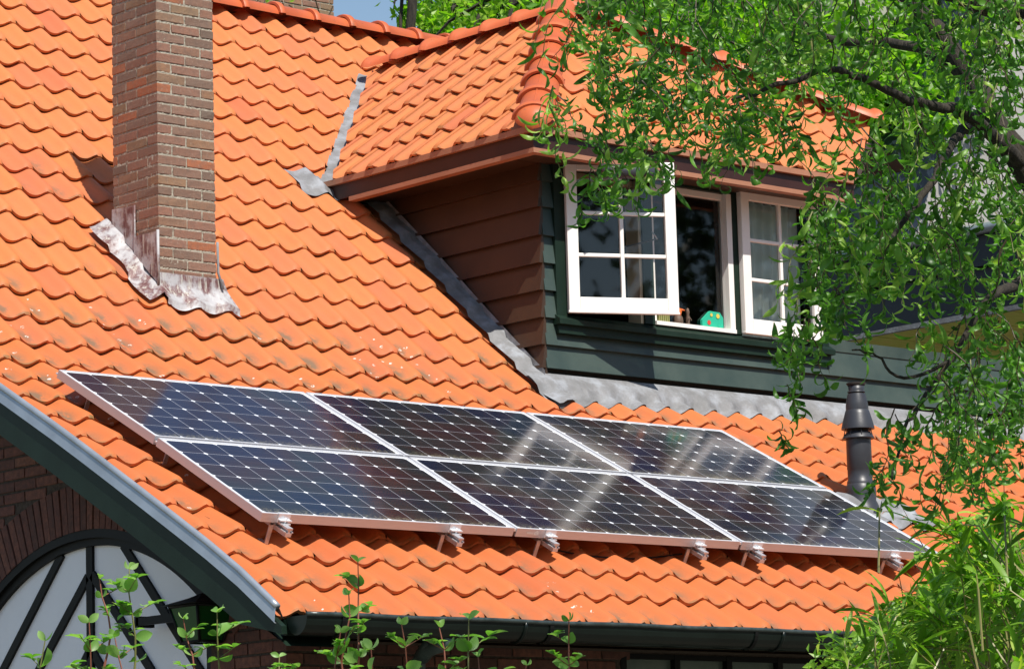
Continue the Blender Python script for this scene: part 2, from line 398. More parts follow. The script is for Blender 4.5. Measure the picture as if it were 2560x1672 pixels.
# dormer constants
DX, DY = 4.24, 2.60                   # side wall and front wall planes
EX, EY, EZ = 3.89, 2.25, 2.875        # eave corner (tile ridge surface)
RX, RZZ = 5.30, 4.08                  # dormer ridge
AY = 3.52                             # hip apex Y
tl = (RZZ - EZ) / (RX - EX)
yv0 = 4.34; yv1 = 5.62
def z_dormer(X): return EZ + (X - EX) * tl

# valley line in plan: (3.89, 4.34) -> (5.30, 5.63)
VA, VB = Vector((EX, 4.335, 0)), Vector((RX, 5.635, 0)); VD = (VB - VA).normalized(); VN = Vector((VD.y, -VD.x, 0))   # towards +X

main = MB(); upper = MB()
for r in range(0, 29):
    P0 = Vector((0, RY[r], RZ[r])); P1 = Vector((0, RY[r + 1], RZ[r + 1])); V = (P1 - P0).normalized(); N = Vector((0, -V.z, V.y))
    for c in range(-1, 46):
        x = X0 + c * TW; yc = (P0.y + P1.y) / 2; xc = x + TW / 2
        if c > 44: continue
        if yc > 2.42 and xc > 4.32:
            zc = (P0.z + P1.z) / 2
            if xc < RX + .25 and (Vector((xc, yc, 0)) - VA).dot(VN) < .45 and yc > 4.2: pass
            elif xc >= RX and yc > 5.5: pass
            else: continue
        if yc > 2.42 and xc > 9.5: continue
        # chimney hole
        if 1.53 < xc < 1.97 and 3.03 < yc < 3.44: continue
        st = 0; li = 0
        if 8 <= r <= 13:
            st = random.uniform(.45, 1.0) if xc < 2.9 else random.uniform(.1, .75)
            li = random.uniform(.3, 1) if xc < 3.4 else .3 * random.random()
        elif r <= 7: st = random.uniform(.15, .60); li = .9 if random.random() < .07 else 0
        elif xc < 1.5: st = random.choice((0, .35, .6, .1)) * .8
        else: st = random.uniform(0, .22)
        a = P0 + Vector((x, 0, 0)); b = P1 + Vector((x, 0, 0)); uu, hh = PU, PH
        if c == -1:
            uu, hh = PU[3:], PH[3:]
        tgt = upper if (yc > 4.15 and xc > 3.5) else main
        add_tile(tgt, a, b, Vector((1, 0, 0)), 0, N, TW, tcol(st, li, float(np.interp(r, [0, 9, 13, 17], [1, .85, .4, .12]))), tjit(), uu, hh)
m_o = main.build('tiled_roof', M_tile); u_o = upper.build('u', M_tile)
# cut by valley, except the part left of the dormer eave below the valley start
bmv = bmesh.new(); bmv.from_mesh(u_o.data)
bmesh.ops.bisect_plane(bmv, geom=bmv.verts[:] + bmv.edges[:] + bmv.faces[:], plane_co=VA - VN * .045, plane_no=VN)
dele = [f for f in bmv.faces if (f.calc_center_median() - (VA - VN * .045)).dot(VN) > 0 and f.calc_center_median().y < 5.60 and (f.calc_center_median().x > 3.80 or f.calc_center_median().y > 4.25)]
bmesh.ops.delete(bmv, geom=dele, context='FACES'); bmv.to_mesh(u_o.data); bmv.free()
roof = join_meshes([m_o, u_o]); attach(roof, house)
# underlay closing the roof from below, and the far slope
ul = MB()
rw = [0, 3, 8, 11, 12, 13, 20]
pts = [(RY[i], RZ[i] - .15) for i in (0, 11, 12, 13, 19)]
for (y0, z0), (y1, z1) in zip(pts[:-1], pts[1:]):
    ul.quad((-.38, y0 + .04, z0), (4.22 if y0 > 2.3 else 9.6, y0 + .04, z0), (4.22 if y0 > 2.3 else 9.6, y1 + .04, z1), (-.38, y1 + .04, z1))
y0, z0 = RY[19] + .04, RZ[19] - .15; y1, z1 = 6.28, RZ[29] + .05 - .15
ul.add([(-.38, y0, z0), (EX - .15, y0, z0), (RX + .15, 5.62, interp_roof(5.62) - .16), (9.6, 5.62, interp_roof(5.62) - .16), (9.6, y1, z1), (-.38, y1, z1)], [(0, 1, 2, 3, 4, 5)])
ul.quad((-.38, 6.28, 4.56), (9.6, 6.28, 4.56), (9.6, 12.5, -.9), (-.38, 12.5, -.9))
ul.build('roof_underlay', M_side, roof)

# ------------------------------------------------------------ ridge tiles
def ridge_run(mb, A, B, L=.335, rad=.098, up=Vector((0, 0, 1)), cap=False, flip=False):
    A, B = Vector(A), Vector(B); D = (B - A); n = max(1, round(D.length / L)); L = D.length / n; D.normalize()
    S = D.cross(up).normalized(); Nn = S.cross(D).normalized()
    for i in range(n):
        o = A + D * (i * L); tc = (random.random(), 0, 0); dn = random.uniform(-.003, .003)
        # stations along: (t, radius, thick lip)
        st = [(-.015, rad + .022), (.0, rad + .028), (.028, rad + .028), (.034, rad + .016), (.040, rad + .016), (.046, rad + .003), (L + .02, rad - .004)]
        nn = 15; vs = []
        for t, r_ in st:
            for k in range(nn):
                a = math.pi * (.02 + .96 * k / (nn - 1))
                vs.append(o + D * t + S * (math.cos(a) * r_ * 1.08) + Nn * (math.sin(a) * r_ * .88 + dn - .045))
        fs = [(j * nn + k, j * nn + k + 1, (j + 1) * nn + k + 1, (j + 1) * nn + k) for j in range(len(st) - 1) for k in range(nn - 1)]
        mb.add(vs, fs, 0, tc, smooth=True)
        # front thickness ring
        ring = vs[:nn]; inn = [o + D * (-.015) + (q - o - D * (-.015)) * .80 for q in ring]
        mb.add(ring + inn, [(k, k + nn, k + nn + 1, k + 1) for k in range(nn - 1)], 0, tc)
        # centre seam
        mb.tube([o + Nn * ((rad + .002) * .88 + dn - .045) + D * t for t in (.05, L)], .0035, 5, 0, tc)
    if cap:                          # rounded end at A
        vs = []; nn = 15
        for j in range(7):
            b = math.pi / 2 * j / 6
            for k in range(nn):
                a = math.pi * (.05 + .90 * k / (nn - 1)); r_ = (rad + .010) * math.cos(b)
                vs.append(A - D * (.015 + (rad + .012) * math.sin(b)) + S * (math.cos(a) * r_ * 1.05) + Nn * (math.sin(a) * r_ * .88 - .045 - .012 * math.sin(b)))
        mb.add(vs, [(j * nn + k, (j + 1) * nn + k, (j + 1) * nn + k + 1, j * nn + k + 1) for j in range(6) for k in range(nn - 1)], 0, (.2, 0, 0), smooth=True)
rm = MB(); ridge_run(rm, (-.45, 6.27, 4.60), (9.6, 6.27, 4.60), .335, .115)
rm.build('ridge_tiles', M_ridge, roof)

# ------------------------------------------------------------ dormer roof
def plane_tiles(mb, O, U, V, w, g, nc, nr, stain=.15, c0=0):
    N = U.cross(V).normalized()
    for r in range(nr):
        for c in range(c0, nc):
            a = O + U * (c * w) + V * (r * g); add_tile(mb, a, a + V * g, U, 0, N, w, tcol(random.uniform(0, stain), 0), tjit())
# left slope: looking at it from the left, columns run towards -Y
Lv = Vector((RX - EX, 0, RZZ - EZ)); Ll = Lv.length; Lv.normalize()
ls = MB(); plane_tiles(ls, Vector((EX - .055, EY - .02 + 16 * .2255, EZ + .012)), Vector((0, -1, 0)), Lv, .2255, Ll / 6.0, 16, 6, .45)
lo = ls.build('dormer_roof', M_tile)
clip(lo, VA + VN * .045, -VN)
hipn = Vector((EY - AY, -(EX - RX), 0)).normalized()
hn = Vector((-(AY - EY), (RX - EX), 0)).normalized()       # plan normal of the left hip, pointing to +Y/-X side
clip(lo, Vector((EX, EY, 0)), -hn)
Fv = Vector((0, AY - EY, RZZ - EZ)); Fl = Fv.length; Fv.normalize()
fr = MB(); plane_tiles(fr, Vector((EX - .05, EY - .055, EZ + .012)), Vector((1, 0, 0)), Fv, .2234, Fl / 6.0, 19, 6, .35)
fo = fr.build('f', M_tile)
clip(fo, Vector((EX, EY, 0)), hn)
h2 = Vector((2.4, -.70 * 1.0, 0)).normalized(); h2a = Vector((RX, AY, 0)); h2n = Vector((-h2.y, h2.x, 0))
clip(fo, h2a, h2n)
e2 = Vector((.84, .58, 0)).normalized(); clip(fo, Vector((6.85, 2.25, 0)), Vector((e2.y, -e2.x, 0)))
droof = join_meshes([lo, fo]); attach(droof, house)
# boards under the dormer tiles
du = MB(); k = .11
hpR = Vector((7.70, 2.82, EZ + (2.82 - EY) * (RZZ - EZ) / (AY - EY)))
du.add([(EX, EY, EZ - k), (EX, 4.4, EZ - k), (RX, 5.66, RZZ - k), (RX, AY, RZZ - k)], [(0, 1, 2, 3)])
du.add([(EX, EY, EZ - k), (RX, AY, RZZ - k), (hpR.x, hpR.y, hpR.z - k), (6.83, EY, EZ - k)], [(0, 1, 2, 3)])
du.add([(RX, AY, RZZ - k), (RX, 5.66, RZZ - k), (8.2, 5.66, 3.2), (8.2, 2.9, 3.2), (hpR.x, hpR.y, hpR.z - k)], [(0, 1, 2, 3, 4)], 0)
du.build('roof_boards', M_side, droof)
hr = MB()
ridge_run(hr, (RX, 5.52, RZZ + .012), (RX, AY + .02, RZZ + .012), .335, .105)
hr.build('ridge_tiles', M_ridge, droof)
hh_ = MB()
A = Vector((EX + .02, EY + .01, EZ + .065)); ridge_run(hh_, A, (RX, AY - .02, RZZ + .05), .30, .108, cap=True)
ridge_run(hh_, Vector((hpR.x, hpR.y, hpR.z + .08)), (RX + .05, AY, RZZ + .08), .335, .10)
hh_.build('hip_tiles', M_ridge, droof)
# fascia (dark board, tan strips above and below)
fa = MB(); z1 = 2.815; z0 = 2.715
fa.box((EX, EY, z0), (EX + .022, 4.42, z1), 0); fa.box((EX + .022, EY, z0), (6.84, EY + .022, z1), 0)
fa.prism([(EX, EY, z1), (EX - .03, EY - .03, z1 - .0), (EX - .03, 4.42, z1), (EX, 4.42, z1)], (0, 0, .038), 1)
fa.prism([(EX - .03, EY - .03, z1), (6.84, EY - .03, z1), (6.84, EY, z1), (EX, EY, z1)], (0, 0, .038), 1)
fa.prism([(EX - .012, EY - .012, z0 - .032), (EX - .012, 4.1, z0 - .032), (EX + .05, 4.1, z0 - .032), (EX + .05, EY + .05, z0 - .032)], (0, 0, .03), 1)
fa.prism([(EX - .012, EY - .012, z0 - .032), (EX + .05, EY + .05, z0 - .032), (6.84, EY + .05, z0 - .032), (6.84, EY - .012, z0 - .032)], (0, 0, .03), 1)
fa.build('fascia', [M_maroon, M_trim], droof)
sf = MB(); sf.quad((EX + .03, EY + .03, z0), (6.84, EY + .03, z0), (6.84, DY + .05, z0 + .004), (EX + .03, DY + .05, z0 + .004)); sf.quad((EX + .03, DY, z0), (DX + .05, DY, z0), (DX + .05, 4.5, z0), (EX + .03, 4.5, z0))
sf.build('soffit', M_side, droof)
# short dark rain pipe under the front eave
rp = MB(); rp.tube([(4.42, 2.19, 2.62), (4.86, 2.19, 2.65), (4.93, 2.19, 2.64)], [.045, .048, .030], 16); rp.build('rain_pipe', M_flue, droof)

# ------------------------------------------------------------ lead work of the valley
def roofpt(X, Y, off=.0, wavy=True):
    i = max(0, min(len(RY) - 2, int(np.searchsorted(RY, Y) - 1))); y0, y1 = RY[i], RY[i + 1]; f = (Y - y0) / (y1 - y0)
    V = Vector((0, y1 - y0, RZ[i + 1] - RZ[i])).normalized(); N = Vector((0, -V.z, V.y))
    h = (prof((X - X0) / TW) if wavy else -.004) - .030 * f + off
    return Vector((X, Y, RZ[i] + f * (RZ[i + 1] - RZ[i]))) + N * h
def grid(mb, P, nu, nv, mi=0, thick=.0):
    vs = [P(i / nu, j / nv) for j in range(nv + 1) for i in range(nu + 1)]
    mb.add(vs, [(j * (nu + 1) + i, j * (nu + 1) + i + 1, (j + 1) * (nu + 1) + i + 1, (j + 1) * (nu + 1) + i) for j in range(nv) for i in range(nu)], mi, smooth=True)
lv = MB()
def vp(u, v):
    q = VA.lerp(VB, v) + VN * (-.055 + u * .145); z = interp_roof(VA.lerp(VB, v).y) if False else z_dormer(VA.lerp(VB, v).x)
    s = .012 * math.sin(v * 34) * (1 - u) 
    return Vector((q.x, q.y, z - .045 + abs(u - .45) * .05 + s))
grid(lv, vp, 6, 60)
def vp2(u, v):                        # folded piece below the valley
    X = 3.60 + u * .30; Y = 4.18 + v * .24
    q = roofpt(X, Y, .016 + .006 * math.sin(X * 40)); return q
grid(lv, vp2, 14, 6)
lv.build('lead_valley', M_lead, droof)

# ------------------------------------------------------------ dormer walls
dw = MB()
def board_front(x0, x1, za, zb, y=DY):
    dw.prism([(x0, y - .004, zb), (x0, y - .032, za), (x0, y + .01, za), (x0, y + .01, zb)], (x1 - x0, 0, 0), 0)
def board_side(y0, y1, za, zb):
    dw.prism([(DX - .004, y0, zb), (DX + .01, y0, zb), (DX + .01, y0, za), (DX - .034, y0, za)], (0, y1 - y0, 0), 1)
seams = [1.385, 1.536, 1.711, 1.888, 2.065, 2.245, 2.43, 2.60, 2.72]
for za, zb in zip(seams[:-1], seams[1:]):
    if zb < 1.6: board_front(DX, 9.6, za, zb)
    elif zb < 1.8: board_front(DX, 4.335, za, zb); board_front(6.86, 9.6, za, zb)
    else: board_front(DX, 4.335, za, zb)
    board_side(DY - .02, 4.6, za, zb)
board_side(DY - .02, 4.6, 1.20, 1.385); board_side(DY - .02, 4.6, 1.05, 1.20)
board_front(4.335, 6.86, 1.536, 1.625); 
dw.box((6.86, DY - .012, 1.711), (9.6, DY + .02, 1.79), 0)
dw.box((6.80, DY, 1.7), (6.86, 3.9, 2.72), 0)                # right cheek
dw.box((DX + .01, DY + .01, 1.0), (DX + .05, 4.6, 2.74), 2)  # inner lining
dw.box((DX, DY + .012, 1.0), (4.335, DY + .09, 2.74), 2); dw.box((4.335, DY + .012, 1.0), (9.6, DY + .09, 1.62), 2)
wall = dw.build('dormer_wall', [M_green, M_side, M_dark], house)
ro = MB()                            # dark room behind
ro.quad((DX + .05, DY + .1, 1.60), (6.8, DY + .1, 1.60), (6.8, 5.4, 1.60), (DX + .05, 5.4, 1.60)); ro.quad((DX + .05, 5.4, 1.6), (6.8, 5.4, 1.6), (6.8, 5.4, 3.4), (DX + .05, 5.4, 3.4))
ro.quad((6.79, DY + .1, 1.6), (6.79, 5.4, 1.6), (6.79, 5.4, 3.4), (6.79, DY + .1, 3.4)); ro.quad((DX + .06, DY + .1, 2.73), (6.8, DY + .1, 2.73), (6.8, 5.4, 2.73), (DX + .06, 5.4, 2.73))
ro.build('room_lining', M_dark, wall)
# lead aprons
la = MB()
def ap(u, v):                        # front apron, v=0 at wall, 1 at wavy lower edge
    X = 4.05 + u * 5.5; Yb = DY - .02; Yf = float(np.interp(X, (4.05, 4.25, 5.5, 7), (2.26, 2.31, 2.395, 2.44))) + .010 * math.sin(X * 3.1)
    Y = Yb + (Yf - Yb) * v; a = roofpt(X, Y, .010, True); fl = roofpt(X, Y, .012, False); k = min(1, max(0, (v - .25) / .5))
    q = fl.lerp(a, k); q.z += .02 * (1 - v) ** 2; return q
grid(la, ap, 440, 8)
def sp(u, v):                        # strip up the side, u=0 at wall 
    Y = 2.28 + v * 2.1; X = DX - .012 - u * .145; a = roofpt(X, Y, .014, False); a.z += .02 * (1 - u); q = roofpt(X, Y, .010, True); k = u if u > .6 else 0
    return a.lerp(q, k * .4)
grid(la, sp, 5, 60)
la.box((DX - .028, DY - .06, 1.30), (DX - .001, DY + .02, 1.44)) if False else None
def up(u, v):
    Y = 2.56 + u * 1.7; return Vector((DX - .030, Y, interp_roof(Y) + .0 + v * .045))
grid(la, up, 40, 1)
la.build('lead_apron', M_lead, wall)

# ------------------------------------------------------------ dormer windows
wf = MB()                            # green outer frame
wf.box((4.335, DY - .035, 1.71), (4.425, DY + .07, 2.72)); wf.box((5.115, DY - .035, 1.745), (5.205, DY + .07, 2.70)); wf.box((5.955, DY - .035, 1.745), (6.005, DY + .07, 2.70))
wf.box((6.745, DY - .035, 1.71), (6.86, DY + .07, 2.72)); wf.box((4.425, DY - .034, 2.70), (6.745, DY + .07, 2.72))
wf.prism([(4.32, DY - .075, 1.672), (4.32, DY + .07, 1.665), (4.32, DY + .07, 1.75), (4.32, DY - .02, 1.742), (4.32, DY - .075, 1.705)], (2.56, 0, 0))
wf.prism([(4.335, DY - .050, 1.615), (4.335, DY + .01, 1.615), (4.335, DY + .01, 1.672), (4.335, DY - .045, 1.672)], (2.53, 0, 0))
for x0, x1 in ((4.425, 5.115), (5.205, 5.955), (6.005, 6.745)): 
    wf.box((x0, DY + .02, 1.745), (x0 + .02, DY + .10, 2.70), 1) if x0 < 5 else None
wf.box((5.09, DY - .02, 1.745), (5.115, DY + .10, 2.70), 1); wf.box((4.445, DY + .02, 2.66), (5.09, DY + .1, 2.70), 1)
wf.build('window_frame', [M_darkgreen, M_cream], wall)
def sash(name, W, H, loc, rz, nx=2, nz=3, mat_=M_white, stile=.075, top=.07, bot=.10, parent=house, glassm=M_glass):
    e = bpy.data.objects.new(name, None)
    mb = MB(); T = .045
    mb.box((0, -T, 0), (stile, 0, H)); mb.box((W - stile, -T, 0), (W, 0, H)); mb.box((stile, -T, 0), (W - stile, 0, bot)); mb.box((stile, -T, H - top), (W - stile, 0, H))
    # inner bevel strips
    for a in range(1, nx): x = stile + (W - 2 * stile) * a / nx; mb.box((x - .013, -T + .006, bot), (x + .013, -.006, H - top))
    for a in range(1, nz):
        z = bot + (H - top - bot) * a / nz
        for b in range(nx):
            xa = stile + (W - 2 * stile) * b / nx + (.013 if b else 0); xb = stile + (W - 2 * stile) * (b + 1) / nx - (.013 if b < nx - 1 else 0)
            mb.box((xa, -T + .008, z - .012), (xb, -.008, z + .012))
    mb.box((-.004, -T - .003, -.004), (W + .004, -T * .35, .012)); 
    o = mb.build(name, mat_, None); bv = o.modifiers.new('bevel', 'BEVEL'); bv.width = .004; bv.segments = 2
    o.location = loc; o.rotation_euler = (0, 0, rz); attach(o, parent)
    gm = MB(); gm.quad((stile, -.020, bot), (W - stile, -.020, bot), (W - stile, -.020, H - top), (stile, -.020, H - top))
    p_ = gm.build('pane', glassm, None); p_.parent = o
    bpy.data.objects.remove(e)
    return o
ws = sash('open_casement', .745, 1.0, (4.425, DY - .035, 1.752), R(-25))
ws['label'] = 'open white casement swung outwards, six panes'
st_ = MB(); st_.tube([(.60, .02, .55), (.66, .10, .52), (.50, .30, .50)], .006, 6); hs_ = st_.build('stay', M_zinc, None); hs_.parent = ws
mid = sash('fixed_casement', .75, .955, (5.205, DY + .045, 1.748), 0, 1, 1, M_white, .05, .045, .03)
# deep white reveal on the right of the middle opening
rv = MB(); rv.box((5.905, DY - .036, 1.75), (5.953, DY + .0, 2.70)); rv.box((5.21, DY - .045, 1.746), (5.953, DY - .0, 1.772)); rv.build('reveal', M_white, mid)
rs = sash('closed_casement', .74, .985, (6.005, DY - .036, 1.752), R(-1.2))
rs['label'] = 'closed white casement with pale curtain behind'
# curtain and things on the sill
cu = MB()
def cp(u, v):
    X = 6.22 + u * .50 - (.10 * (1 - v) * (1 - u)); return Vector((X, DY + .085 + .014 * math.sin(u * 38) * (1.2 - .4 * v), 1.62 + v * 1.08))
grid(cu, cp, 90, 8)
def _curt(n, p): p.inputs['Roughness'].default_value = .9
M_curtain = mat('pale_curtain', (.78, .85, .82), .9)
tag(cu.build('curtain', M_curtain), 'pale mint curtain hanging behind the right dormer window', 'curtain')
def toy(name, label, cat, fn):
    mb = MB(); ms = fn(mb); tag(mb.build(name, ms), label, cat)
SZ = 1.775
M_toyg = mat('toy_green', (.02, .42, .26), .5); M_red = mat('toy_red', (.6, .05, .03), .5); M_yel = mat('toy_yellow', (.65, .5, .08), .5); M_or = mat('toy_orange', (.75, .16, .03), .5); M_pot = mat('toy_brown', (.10, .06, .04), .6); M_olive = mat('toy_olive', (.24, .24, .08), .7)
def f1(mb):
    x0 = 5.675; q = .76
    mb.prism([(x0 + a * q, DY + .0, SZ + b * q) for a, b in ((0, 0), (.26, 0), (.26, .10), (.22, .145), (.10, .15), (0, .065))], (0, .02, 0), 0)
    for a, b, r_, k in ((.08, .045, .022, 1), (.11, .115, .016, 2), (.19, .11, .022, 2), (.2, .03, .014, 0), (.19, .11, .012, 1)):
        y = DY - .002 - .001 * k
        mb.add([(x0 + (a + r_ * math.cos(t * math.pi / 5)) * q, y, SZ + (b + r_ * math.sin(t * math.pi / 5)) * q) for t in range(10)], [tuple(range(10))[::-1]], k)
    return [M_toyg, M_red, M_yel]
toy('toy_house', 'green painted toy shape with red and yellow spots on the sill', 'toy', f1)
def f2(mb):
    mb.lathe([(.0, 0), (.030, 0), (.034, .02), (.030, .05), (.020, .06)], (5.47, DY + .02, SZ), 16, 1); mb.lathe([(.018, .058), (.024, .075), (.026, .09), (.018, .108), (0, .113)], (5.47, DY + .02, SZ), 16, 0); mb.tube([(5.485, DY + .005, SZ + .10), (5.51, DY - .005, SZ + .095)], [.008, .003], 6, 0); return [M_or, M_pot]
toy('figurine', 'small figurine with orange head on the window sill', 'figurine', f2)
def f3(mb):
    mb.lathe([(0, 0), (.018, 0), (.012, .02), (.016, .05), (.010, .075), (.014, .09), (.008, .115), (0, .12)], (5.56, DY + .02, SZ), 12, 0)
    mb.tube([(5.56, DY + .01, SZ + .06), (5.545, DY + .0, SZ + .04)], .004, 6); mb.tube([(5.56, DY + .01, SZ + .06), (5.575, DY + .0, SZ + .035)], .004, 6); return [M_pot]
toy('figurine', 'thin dark figurine standing between orange head and green toy', 'figurine', f3)
def f4(mb):
    for i in range(6): mb.box((5.275 + i * .017, DY + .0, SZ), (5.286 + i * .017, DY + .03, SZ + .055), 0)
    mb.box((5.272, DY + .002, SZ + .055), (5.374, DY + .028, SZ + .064), 0); mb.lathe([(.02, .064), (.024, .08), (.012, .098), (0, .10)], (5.32, DY + .015, SZ), 10, 1); return [M_olive, M_pot]
toy('miniature_basket', 'tiny olive slatted basket at left of the window sill', 'basket', f4)

# ------------------------------------------------------------ chimney
CX0, CX1, CY0, CY1, CZ1 = 1.538, 1.960, 3.004, 3.472, 3.905
ch = MB(); cm = MB(); course = .0629; zc = 3.905
nco = 40
def brick(mb, lo, hi, cc):
    b = .0035; (x0, y0, z0), (x1, y1, z1) = lo, hi
    j = lambda: random.uniform(-.0022, .0022)
    vs = []
    for z, i in ((z0, 1), (z0 + b, 0), (z1 - b, 0), (z1, 1)):
        q = b * i
        vs += [(x0 + q + j(), y0 + q + j(), z + j() * .6), (x1 - q + j(), y0 + q + j(), z + j() * .6), (x1 - q, y1 - q, z), (x0 + q + j(), y1 - q, z)]
    fs = [(0, 3, 2, 1), (12, 13, 14, 15)]
    for k in range(3):
        for i in range(4): fs.append((k * 4 + i, k * 4 + (i + 1) % 4, k * 4 + 4 + (i + 1) % 4, k * 4 + 4 + i))
    mb.add(vs, fs, 0, cc)
J = .0115
for i in range(nco):
    z1_ = zc - i * course; z0_ = z1_ - course + J; odd = i % 2; d = .1
    px = random.uniform(-.0015, .0015)
    def bc(zz=z1_): return (min(1, max(0, random.gauss(.42, .22) + (.45 if random.random() < .10 else 0))), 1.0 if zz > 3.45 and random.random() < .35 else 0, 0)
    if odd == 0:     # stretcher starts at the near corner on the front
        xs = [CX0, CX0 + .205, CX1]; ys = [CY0 + d + J, CY0 + d + J + .205, CY1]
        for a, b in zip(xs[:-1], xs[1:]): brick(ch, (a + (J if a > CX0 else 0) + px, CY0, z0_), (b + px, CY0 + d, z1_), bc())
        for a, b in zip(ys[:-1], ys[1:]): brick(ch, (CX0, a + (J if a > ys[0] else 0), z0_), (CX0 + d, b, z1_), bc())
    else:
        xs = [CX0 + d + J, CX0 + d + .205 + J, CX1]; ys = [CY0, CY0 + .205, CY0 + .41 , CY1]
        for a, b in zip(xs[:-1], xs[1:]): brick(ch, (a + (J if a > xs[0] else 0) + px, CY0, z0_), (b + px, CY0 + d, z1_), bc())
        for a, b in zip(ys[:-1], ys[1:]): brick(ch, (CX0, a + (J if a > CY0 else 0), z0_), (CX0 + d, b, z1_), bc())
    brick(ch, (CX1 - .09, CY0 + d + J, z0_), (CX1, CY1, z1_), bc()); brick(ch, (CX0 + d + J, CY1 - .09, z0_), (CX1 - .1, CY1, z1_), bc())
def mgrid(u0, v0, u1, v1, F):
    nu, nv = 40, 150
    vs = [F(u0 + (u1 - u0) * i / nu, v0 + (v1 - v0) * j / nv, random.uniform(-.0025, .0025)) for j in range(nv + 1) for i in range(nu + 1)]
    cm.add(vs, [(j * (nu + 1) + i, j * (nu + 1) + i + 1, (j + 1) * (nu + 1) + i + 1, (j + 1) * (nu + 1) + i) for j in range(nv) for i in range(nu)], 0)
e_ = .0036
mgrid(CX0 + e_, 1.4, CX1 - e_, CZ1 - .004, lambda u, v, j: (u, CY0 + e_ + j, v)); mgrid(CY1 - e_, 1.4, CY0 + e_, CZ1 - .004, lambda u, v, j: (CX0 + e_ + j, u, v))
cm.quad((CX1 - e_, CY0 + e_, 1.4), (CX1 - e_, CY1 - e_, 1.4), (CX1 - e_, CY1 - e_, CZ1), (CX1 - e_, CY0 + e_, CZ1)); cm.quad((CX0 + e_, CY1 - e_, 1.4), (CX1 - e_, CY1 - e_, 1.4), (CX1 - e_, CY1 - e_, CZ1), (CX0 + e_, CY1 - e_, CZ1))
cm.quad((CX0 + e_, CY0 + e_, CZ1 - .005), (CX1 - e_, CY0 + e_, CZ1 - .005), (CX1 - e_, CY1 - e_, CZ1 - .005), (CX0 + e_, CY1 - e_, CZ1 - .005))
chim = ch.build('chimney', M_brick, house); cm.build('mortar', M_mortar, chim)
fl = MB()
def plate(pts, x, t=.004): fl.prism([(x, y, z) for y, z in pts], (-t, 0, 0), 0)
plate([(3.475, 2.262), (3.236, 2.248), (3.234, 1.96), (3.48, 2.15)], CX0 - .003, .006)
plate([(3.238, 2.058), (2.998, 2.052), (2.998, 1.74), (3.238, 1.95)], CX0 - .010, .006)
fl.tube([(CX0 - .014, 2.992, 2.06), (CX0 - .014, 2.990, 1.72)], .009, 8, 0)
fl.tube([(CX0 - .010, 3.235, 2.25), (CX0 - .010, 3.236, 1.97)], .006, 8, 0)
fl.tube([(CX1 + .006, 2.996, 2.03), (CX1 + .008, 2.994, 1.84), (CX1 + .03, 2.975, 1.74)], .008, 8, 1)
def sk(u, v):                         # left skirt, u 0 at chimney .. 1 outside
    Y = 2.93 + v * .60; X = CX0 - .004 - u * (.105 + .018 * math.sin(v * 9)); fl0 = roofpt(X, Y, .016, False); a = roofpt(X, Y, .010); q = fl0.lerp(a, .65 * u ** .7); q.z += .04 * (1 - u) ** 2 + (.010 if .45 < v else 0); return q
grid(fl, sk, 8, 24, 0)
def fa_(u, v):                        # front apron
    X = CX0 - .015 + u * (CX1 - CX0 + .06) + v * (.03 + .05 * u - .02 * (1 - u))
    if v < .35: t = v / .35; return Vector((X, CY0 - .008 - .004 * t, 1.806 - t * .075))
    t = (v - .35) / .65; Y = CY0 - .014 - t * .10; a = roofpt(X, Y, .020); fl2 = roofpt(X, Y, .022, False); a = fl2.lerp(a, .75); b = Vector((X, Y, 1.731 - t * .11)); return b.lerp(a, min(1, t * 1.15))
grid(fl, fa_, 40, 14, 0)
fl.build('flashing', [M_lead2, M_lead], chim)

# ------------------------------------------------------------ flue pipe
FX, FY = 5.455, 1.04
fp = MB()
fp.lathe([(.045, 1.1635), (.0535, 1.179), (.050, 1.181), (.012, 1.168), (0, 1.166)], (FX, FY, 0), 32, 1, 1.17)
fp.lathe([(.040, 1.125), (.044, 1.160), (.030, 1.1635)], (FX, FY, 0), 32, 0, 1.17); fp.lathe([(.036, 1.10), (.036, 1.13)], (FX, FY, 0), 24, 1, 1.17)
fp.lathe([(.044, 1.130), (.0475, 1.128), (.0475, 1.121)], (FX, FY, 0), 32, 0, 1.17)
fp.lathe([(.0475, 1.112), (.050, 1.10), (.058, 1.06), (.0605, 1.035), (.0605, 1.005)], (FX, FY, 0), 40, 0, 1.17)
fp.lathe([(.0605, 1.009), (.0625, 1.007), (.0685, .985), (.082, .93), (.088, .900), (.089, .889)], (FX, FY, 0), 40, 0, 1.17); fp.lathe([(.089, .889), (.084, .887), (.050, .900)], (FX, FY, 0), 40, 0, 1.17)
fp.lathe([(.058, .90), (.056, .86)], (FX, FY, 0), 32, 1, 1.17)
fp.lathe([(.060, .874), (.072, .858), (.084, .838), (.0875, .829), (.084, .827), (.062, .842)], (FX, FY, 0), 40, 0, 1.17)
for k_ in range(8):
    a = k_ * math.pi / 4 + .2; fp.tube([(FX + .080 * math.cos(a), FY + .080 * math.sin(a), .893), (FX + .094 * math.cos(a), FY + .094 * math.sin(a), .838)], .003, 6)
fp.lathe([(.0655, .845), (.0665, .80), (.0675, .64), (.0655, .635), (.0655, .57), (.070, .565), (.071, .545)], (FX, FY, 0), 40, 0, 1.17)
fp.lathe([(.071, .545), (.080, .53), (.083, .49), (.080, .44), (.098, .40), (.115, .33), (.125, .20)], (FX, FY, 0), 40, 0, 1.17)
flue = fp.build('flue_pipe', [M_flue, M_dark], house)
fb = MB()
def fs_(u, v):
    X = FX - .25 + u * .62; Y = FY - .34 + v * .42; r_ = math.hypot(X - FX, Y - FY)
    return roofpt(X, Y, .016 + .05 * max(0, 1 - r_ / .17) + .004 * math.sin(37 * X + 23 * Y))
grid(fb, fs_, 40, 20); fb.build('flashing', M_lead, flue)

